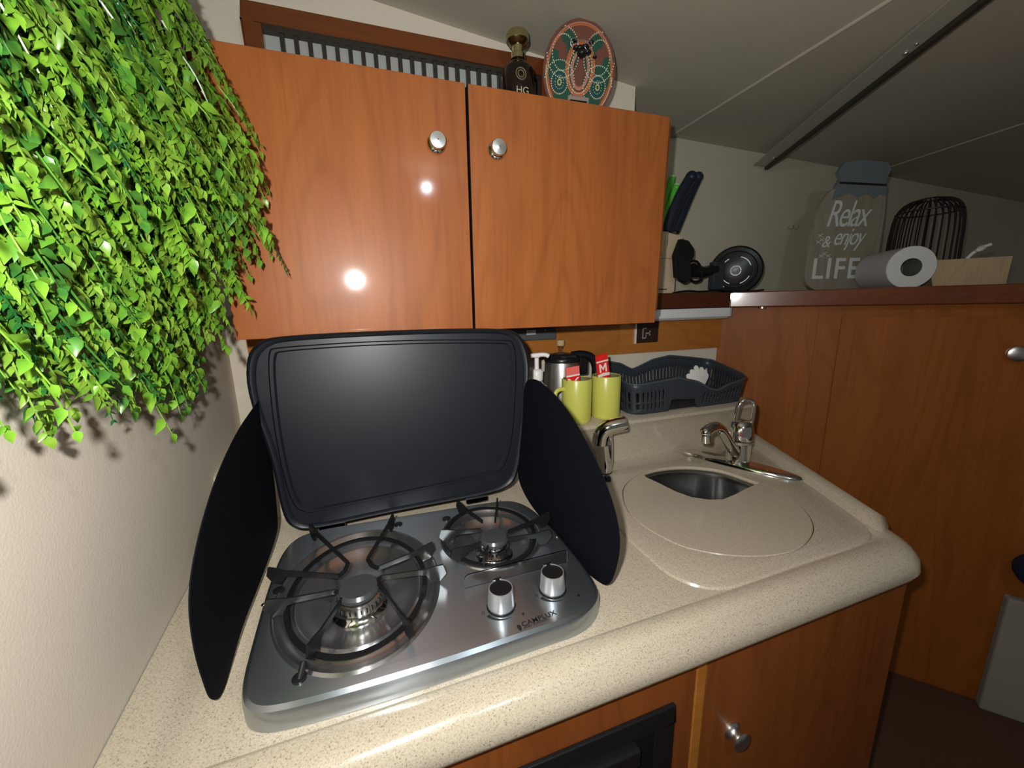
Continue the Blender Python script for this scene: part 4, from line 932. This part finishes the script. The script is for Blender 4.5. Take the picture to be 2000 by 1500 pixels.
sgt('Relax', 1592, 446, 50, 0.34, 0.84, 0.66, -0.0004); sgt('&', 1590, 484, 22, 0.25, 1, 0.9); sgt('enjoy', 1610, 480, 34, 0.45, 0.86, 0.70, -0.0004)
sgt('LIFE', 1577, 543, 40, 0.0, 1.14, 0.95, 0.0012)
fl_ = MB()
for (x_, y_) in ((1586, 462), (1590, 470), (1584, 474), (1598, 496), (1606, 500), (1592, 500)):
    fl_.tube([sp_(x_-4, y_+3, 0.001), sp_(x_+4, y_-3, 0.001)], 0.0009, 5).tube([sp_(x_-4, y_-2, 0.001), sp_(x_+4, y_+3, 0.001)], 0.0009, 5)
fl_.build('flourish', M['sign_white'], sn)
# paper towel roll lying down, its end turned to the galley
e_c = onb(1779, 527, 0.0); r_ = 0.0605
axd = Vector((0.574, 0.819, 0)).normalized()
e_c.z = SZ+r_; L_ = 0.165
TT = frame_T((0, 0, 0), (-axd.y, axd.x, 0), (0, 0, 1)).to_3x3()
if (TT @ Vector((0, 0, 1))).dot(axd) < 0: TT = TT @ Matrix.Rotation(PI, 3, 'X')
rl = thing('paper_towel_roll', 'roll of paper towel lying on the shelf with its end facing out', 'paper towel', (e_c.x, e_c.y, SZ))
MB().lathe([(r_-0.001, 0), (r_, 0.001), (r_, L_), (r_*0.4, L_)], e_c, 40, TT).build('towel', M['towel'], rl, 0.5)
MB().lathe([(r_-0.001, -0.0003), (0.026, -0.0003), (0.0255, 0.003)], e_c, 40, TT).build('roll_end', M['towel_end'], rl, 0.4)
MB().lathe([(0.0255, 0.0), (0.0255, L_*0.5), (0.001, L_*0.5)], e_c, 32, TT).build('core', M['tube_in'], rl, 0.4)
# wire lantern
lc_ = onb(1802, 480, -0.24); lr = 0.088
lh = onb(1810, 390, -0.24).z-SZ
wl_ = thing('wire_lantern', 'dark domed wire lantern cage behind the paper towel', 'lantern', (lc_.x, lc_.y, SZ))
for i in range(30):
    a = 2*PI*i/30; pts = [(lr*1.06, 0.002), (lr*1.0, lh*0.35), (lr*0.97, lh*0.72), (lr*0.88, lh*0.88), (lr*0.66, lh*0.97), (lr*0.30, lh*1.0)]
    pts = smooth_path([Vector((lc_.x+q*math.cos(a), lc_.y+q*math.sin(a), SZ+z)) for q, z in pts], 1)
    MB().tube(pts, 0.0023, 5).build('wire', M['wire'], wl_)
for q, z in ((lr*1.06, 0.003), (lr*0.90, lh*0.86), (lr*0.30, lh*1.0)):
    MB().tube([Vector((lc_.x+q*math.cos(a), lc_.y+q*math.sin(a), SZ+z)) for a in np.linspace(0, 2*PI, 33)[:-1]], 0.0024, 6, closed=True).build('ring', M['wire'], wl_)
# lilac card behind the sign
lp_ = onb(1704, 500, -0.22); l2_ = onb(1704, 448, -0.22)
tag(MB().box((lp_.x-0.014, lp_.y, SZ), (lp_.x+0.012, lp_.y+0.006, l2_.z)).build('card', M['lilac'], None, bevel=0.001), 'narrow grey-lilac card standing between the sign and the lantern', 'card')
# wooden tray box with a white spoon
b0, b1 = onb(1822, 562, -0.055), onb(1963, 562, -0.055); t0_, t1_ = onb(1815, 505, -0.055), onb(1978, 500, -0.055)
ex2 = (b1-b0); ex2.z = 0; ex2.normalize(); bz_ = t1_.z
wb = thing('wooden_box', 'plain wooden box with flared end on the shelf beside the towel roll', 'box', (b0.x, b0.y, SZ))
nb = -BN*-1
A0, A1 = Vector((b0.x, b0.y, SZ)), Vector((b1.x, b1.y, SZ)); B0_, B1_ = Vector((t0_.x, t0_.y, bz_)), Vector((t1_.x, t1_.y, bz_))
dp_ = BN*0.085
def wallp(a, b, c_, d_, off): return MB().prism([a, b, c_, d_], off)
wallp(A0, A1, B1_, B0_, BN*0.008).build('front_panel', M['pale_wood'], wb)
wallp(A0+dp_, A1+dp_, B1_+dp_, B0_+dp_, BN*0.008).build('back_panel', M['pale_wood'], wb)
wallp(A0+BN*0.008, A0+dp_, B0_+dp_, B0_+BN*0.008, ex2*0.008).build('end_panel', M['pale_wood'], wb)
wallp(A1+BN*0.008-ex2*0.008, A1+dp_-ex2*0.008, B1_+dp_-ex2*0.008, B1_+BN*0.008-ex2*0.008, ex2*0.008).build('end_panel', M['pale_wood'], wb)
s1, s2_, s3 = onb(1880, 515, -0.10), onb(1898, 495, -0.10), onb(1920, 482, -0.10)
so2 = MB().tube(smooth_path([s1-Vector((0.02, 0, 0.03)), s1, s2_, s3, onb(1936, 477, -0.10)], 2), 0.0045, 10)
so2.ball(onb(1916, 485, -0.10), 0.019, 8, 1.0, 0.5, 0.42, Matrix.Rotation(-0.45, 3, 'Y'))
tag(so2.build('spoon', mat('cream_spoon', (0.70, 0.72, 0.66), 0.4), None, 1.0), 'white spoon leaning out of the wooden box on the shelf', 'spoon')

# knife block, knives, gadget, round fan-like device in the corner
ky0 = 1.09
def k3(px, py, y=ky0): return ony(px, py, y)
kb_ = thing('knife_block', 'pale wooden knife block standing next to the cabinet end', 'knife block', (k3(1300, 570).x, ky0, SZ))
zmid = k3(1315, 505).z
lo = [k3(1262, 572), k3(1317, 572), k3(1321, 505), k3(1262, 505)]
for p in lo[:2]: p.z = SZ
MB().prism(lo, (0, 0.07, 0)).build('lower_block', M['block_wood'], kb_, bevel=0.001)
hi = [k3(1262, 504.5), k3(1322, 504.5), k3(1334, 463), k3(1300, 452), k3(1262, 452)]
MB().prism(hi, (0, 0.07, 0)).build('upper_block', M['block_wood'], kb_, bevel=0.001)
MB().prism([k3(1285, 564, ky0-0.001), k3(1302, 564, ky0-0.001), k3(1302, 566, ky0-0.001), k3(1285, 566, ky0-0.001)], (0, 0.001, 0)).build('printed_line', M['grille'], kb_)
def knife(pts, r, m, mt, label, y):
    P = [k3(a, b, y) for a, b in pts]
    t = thing('knife', label, 'knife', P[0], 'knives in the wooden block')
    d = (P[-1]-P[0]).normalized()
    MB().tube(smooth_path(P, 2), r, 14, flat=0.75).ball(P[-1], r*0.98, 8).build('handle', m, t, 1.2)
    if mt: MB().ball(P[-1]+d*r*0.35, r*0.92, 8).build('end_cap', mt, t, 1.0)
    MB().box((-0.001, 0, -0.05), (0.001, 0.012, 0.003), Matrix.Translation(P[0]-Vector((0, 0.006, 0)))).build('blade', M['satin'], t)
knife([(1293, 452), (1300, 405), (1312, 350)], 0.0120, M['green_handle'], M['pale_green'], 'green-handled knife nearest the cabinet, taller of the two green ones', ky0+0.052)
knife([(1296, 452), (1302, 415), (1321, 366)], 0.0120, M['green_handle'], M['pale_green'], 'green-handled knife with a pale end, beside the navy knives', ky0+0.028)
knife([(1303, 452), (1311, 425), (1330, 380), (1350, 346)], 0.0195, M['navy_handle'], None, 'navy-handled knife in front of the other navy one', ky0+0.006)
knife([(1318, 452), (1328, 428), (1345, 385), (1363, 346)], 0.018, M['navy_handle'], None, 'navy-handled knife furthest from the cabinet', ky0+0.052)
gy = 1.095
gd = thing('clip_fan', 'black clip-on fan with round ringed housing lying on the shelf corner', 'fan', (k3(1437, 568, gy).x, gy, SZ))
fc_ = k3(1437, 528, gy-0.01); fR = 0.084
fc_.z = SZ+fR-0.004
fd = (CAM-fc_).normalized(); fx = Vector((fd.y, -fd.x, 0)).normalized()*-1; fy2 = fd.cross(fx)
TF = Matrix(((fx.x, fy2.x, fd.x), (fx.y, fy2.y, fd.y), (fx.z, fy2.z, fd.z)))
MB().lathe([(0.001, -0.022), (fR*0.8, -0.020), (fR, -0.010), (fR, 0.004), (fR*0.93, 0.010), (fR*0.80, 0.012), (fR*0.76, 0.010), (fR*0.55, 0.014), (fR*0.30, 0.018), (0.001, 0.019)], fc_, 48, TF).build('housing', M['black'], gd, 0.5)
def arcs(R__, h, spans, m, wd=0.0028, nm='ring'):
    q = MB()
    for a0, a1 in spans:
        q.tube([fc_+TF @ Vector((R__*math.cos(a), R__*math.sin(a), h)) for a in np.linspace(math.radians(a0), math.radians(a1), 14)], wd, 6)
    q.build(nm, m, gd, 1.2)
gry = mat('pale_ring', (0.75, 0.80, 0.80), 0.3, 0.2)
arcs(fR*0.19, 0.0185, [(0, 300), (305, 355)], gry); arcs(fR*0.56, 0.0142, [(20, 75), (120, 160), (200, 250), (290, 335)], gry, 0.0022); arcs(fR*0.76, 0.0105, [(150, 215), (225, 240)], gry, 0.0022); arcs(fR*0.66, 0.012, [(0, 358)], M['slate'], 0.0009)
sp2 = MB()
for i in range(36):
    a = 2*PI*i/36; sp2.tube([fc_+TF @ Vector((fR*k_*math.cos(a), fR*k_*math.sin(a), h)) for k_, h in ((0.8, 0.0125), (0.96, 0.0075))], 0.001, 4)
sp2.build('grille_bars', M['slate'], gd)
nk = [k3(1398, 525, gy), k3(1372, 532, gy), k3(1352, 528, gy)]
MB().box((-0.026, -0.012, -0.052), (0.022, 0.012, 0.042), Matrix.Translation(k3(1400, 536, gy))).build('bracket', M['slate'], gd, bevel=0.003)
MB().tube(nk, [0.016, 0.019, 0.024], 16).build('neck', M['black'], gd, 0.8)
MB().prism([k3(x, y, gy-0.050) for x, y in ((1318, 498), (1330, 466), (1346, 470), (1357, 486), (1357, 500), (1350, 512), (1352, 545), (1340, 553), (1321, 542))], (0, 0.016, 0)).build('clamp', M['black'], gd, bevel=0.003)
MB().tube(smooth_path([k3(1345, 512, gy-0.02), k3(1358, 508, gy-0.02), k3(1368, 518, gy-0.02), k3(1372, 545, gy-0.02), k3(1358, 552, gy-0.02), k3(1345, 545, gy-0.02)], 2), 0.004, 8).build('hook', M['matt_black'], gd, 1.2)
cbp = [Vector((k3(1318, 571, 1.06).x, 1.07, SZ+0.004)), Vector((k3(1345, 566, 1.06).x, 1.065, SZ+0.012)), Vector((k3(1370, 568, 1.06).x, 1.06, SZ+0.006)), Vector((k3(1400, 566, 1.06).x, 1.06, SZ+0.013)), Vector((k3(1430, 568, 1.06).x, 1.06, SZ+0.006)), Vector((k3(1460, 567, 1.06).x+0.0, 1.04, SZ+0.006)), Vector((k3(1492, 565, 1.02).x, 1.02, SZ+0.010))]
MB().tube(smooth_path(cbp, 3), 0.0032, 8).build('cable', M['matt_black'], gd, 1.2)
# small hook on the far wall
hk = ony(1545, 443, 1.195); tag(MB().box((hk.x-0.02, 1.188, hk.z-0.003), (hk.x+0.02, 1.199, hk.z+0.003)).box((hk.x-0.018, 1.175, hk.z-0.010), (hk.x-0.012, 1.190, hk.z+0.003)).box((hk.x+0.010, 1.175, hk.z-0.010), (hk.x+0.016, 1.190, hk.z+0.003)).build('wall_hook', M['alu'], None), 'tiny grey hook fixed to the cream wall left of the jar sign', 'hook')

# ------------------------------------------------------------------ artificial foliage hanging on the left wall
rnd = random.Random(11)
pn = thing('artificial_foliage', 'large panel of bright green artificial leaves hanging on the left wall', 'artificial plant', (wl(0.5)+0.02, 0.5, 1.25))
WN = Vector((0.995, 0.098, 0)); WD = Vector((-0.098, 0.995, 0))
def wp(y, z, h=0.0): return Vector((wl(y), y, z))+WN*h
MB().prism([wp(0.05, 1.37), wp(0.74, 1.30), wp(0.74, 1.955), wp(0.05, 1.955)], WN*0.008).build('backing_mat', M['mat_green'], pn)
def leaf(mb, p, d, nrm, L, W, fold=0.25, curl=0.25, nseg=4):
    d = d.normalized(); s = d.cross(nrm).normalized(); nn = s.cross(d).normalized()
    k = len(mb.v)
    wprof = {4: [0.0, 0.92, 0.88, 0.42, 0.0]}[nseg]
    for i in range(nseg+1):
        t = i/nseg; c = p+d*(L*t)-nn*(curl*L*t*t); wv = W*wprof[i]
        mb.v += [tuple(c-s*wv+nn*(fold*wv)), tuple(c), tuple(c+s*wv+nn*(fold*wv))]
    for i in range(nseg):
        a = k+i*3; mb.f += [(a, a+1, a+4, a+3), (a+1, a+2, a+5, a+4)]
def sprig(lf, stm, base, dirv, L, kind, size):
    size = size*(0.66+0.34*min(1, max(0, (base[1]-0.20)/0.35)))
    pts = []; p = Vector(base); d = Vector(dirv).normalized(); n = 7; seg = L/n
    for i in range(n+1):
        pts.append(p.copy()); d = (d+Vector((rnd.uniform(-.08, .08), rnd.uniform(-.08, .08), -0.13+rnd.uniform(-.08, .06)))).normalized(); p = p+d*seg
    for q in pts:                       # keep in front of the wall
        m_ = (q-wp(q.y, q.z)).dot(WN)
        if m_ < 0.008: q += WN*(0.008-m_)
        if q.y > 0.738: q.y = 0.738
    stm.tube(pts, [0.0013*(1-0.6*i/n) for i in range(n+1)], 4, caps=False)
    sp_n = {'ivy': 9, 'twig': 13, 'fern': 16}[kind]
    for j in range(sp_n):
        t = (j+0.7)/sp_n; f = t*n; i = min(n-1, int(f)); q = pts[i].lerp(pts[i+1], f-i); dd = (pts[i+1]-pts[i]).normalized()
        side = dd.cross(WN+Vector((rnd.uniform(-.5, .5), rnd.uniform(-.5, .5), rnd.uniform(-.5, .5)))).normalized()
        nr = (WN*rnd.uniform(0.5, 1.3)+Vector((0, -0.55, 0.35))+Vector((rnd.uniform(-.5, .5), rnd.uniform(-.5, .5), rnd.uniform(-.5, .5)))).normalized()
        for sg_ in ((1, -1) if kind != 'ivy' else ((1,) if j % 2 else (-1,))):
            ld_ = (dd*rnd.uniform(0.5, 1.0)+side*sg_*rnd.uniform(0.7, 1.1)).normalized()
            k_ = 1-0.45*t
            if kind == 'ivy': leaf(lf, q+ld_*0.003, ld_, nr, size*k_*rnd.uniform(.8, 1.3), size*0.31*k_, 0.35, 0.3)
            elif kind == 'twig': leaf(lf, q, ld_, nr, size*0.72*k_*rnd.uniform(.8, 1.3), size*0.15*k_, 0.3, 0.2)
            else: leaf(lf, q, (dd*0.8+side*sg_).normalized(), nr, size*0.55*k_, size*0.055, 0.1, 0.05)
    if kind != 'fern': leaf(lf, pts[-1], (pts[-1]-pts[-2]), nr, size*0.5, size*0.15)
def thick(y, z):                        # how far the bush stands off the wall
    return 0.020+(0.045+0.085*min(1, max(0, (y-0.42)/0.26)))*min(1, max(0, (z-zlow(y)-0.02)/0.16))*min(1, max(0.45, (2.05-z)/0.5))
def zlow(y): return float(np.interp(y, [0.1, 0.3, 0.47, 0.60, 0.72], [1.40, 1.375, 1.330, 1.312, 1.300]))
def rbase():
    y = rnd.uniform(0.10, 0.725)
    zlo = zlow(y)+0.012*math.sin(y*43)
    z = zlo+(rnd.random()**1.15)*(1.93-zlo)
    return y, z
kinds = [('ivy', 'leaf_lime', 'ivy_sprig', 0.027), ('twig', 'leaf_olive', 'leafy_twig', 0.028), ('ivy', 'leaf_mid', 'ivy_sprig', 0.026), ('fern', 'leaf_deep', 'fern_frond', 0.030), ('twig', 'leaf_lime', 'leafy_twig', 0.030)]
def make_sprig(lf, stm, y, z, h, kind, size, L):
    dv = WN*rnd.uniform(0.1, 0.25+0.45*min(1, max(0, (z-1.28)/0.25)))+Vector((0, rnd.uniform(-0.15, 0.65), -rnd.uniform(0.35, 1.0)))
    sprig(lf, stm, wp(y, z, h), dv, L, kind, size)
# dense under-layer: nobody could count it
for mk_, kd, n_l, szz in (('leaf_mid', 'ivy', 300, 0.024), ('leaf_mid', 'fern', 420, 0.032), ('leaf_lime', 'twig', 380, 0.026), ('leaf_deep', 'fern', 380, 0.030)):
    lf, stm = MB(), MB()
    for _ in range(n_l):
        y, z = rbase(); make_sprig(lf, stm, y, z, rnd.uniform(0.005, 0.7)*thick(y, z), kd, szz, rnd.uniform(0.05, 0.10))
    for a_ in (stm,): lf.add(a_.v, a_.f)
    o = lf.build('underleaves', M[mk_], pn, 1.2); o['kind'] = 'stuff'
cnt = {'ivy_sprig': 0, 'leafy_twig': 0, 'fern_frond': 0}
for i in range(420):
    kd, mk_, nm, szz = kinds[i % 5]
    if cnt[nm] >= 98: continue
    cnt[nm] += 1
    y, z = rbase()
    tail = i % 6 == 0
    if tail: y = rnd.uniform(0.2, 0.72); z = zlow(y)+rnd.uniform(0, 0.03)
    lf, stm = MB(), MB(); make_sprig(lf, stm, y, z, rnd.uniform(0.5, 1.0)*thick(y, z), kd, szz*rnd.uniform(0.85, 1.15), rnd.uniform(0.10, 0.155) if tail else rnd.uniform(0.07, 0.12))
    lf.add(stm.v, stm.f); lf.build(nm, M[mk_], pn, 1.2)
for mk_, kd, n_l, szz in (('leaf_lime', 'ivy', 210, 0.025), ('leaf_lime', 'twig', 240, 0.030), ('leaf_olive', 'twig', 300, 0.028), ('leaf_mid', 'ivy', 130, 0.024)):
    lf, stm = MB(), MB()
    for _ in range(n_l):
        y, z = rbase(); make_sprig(lf, stm, y, z, rnd.uniform(0.3, 1.0)*thick(y, z), kd, szz*rnd.uniform(0.8, 1.2), rnd.uniform(0.06, 0.11))
    lf.add(stm.v, stm.f); o = lf.build('filler_leaves', M[mk_], pn, 1.2); o['kind'] = 'stuff'
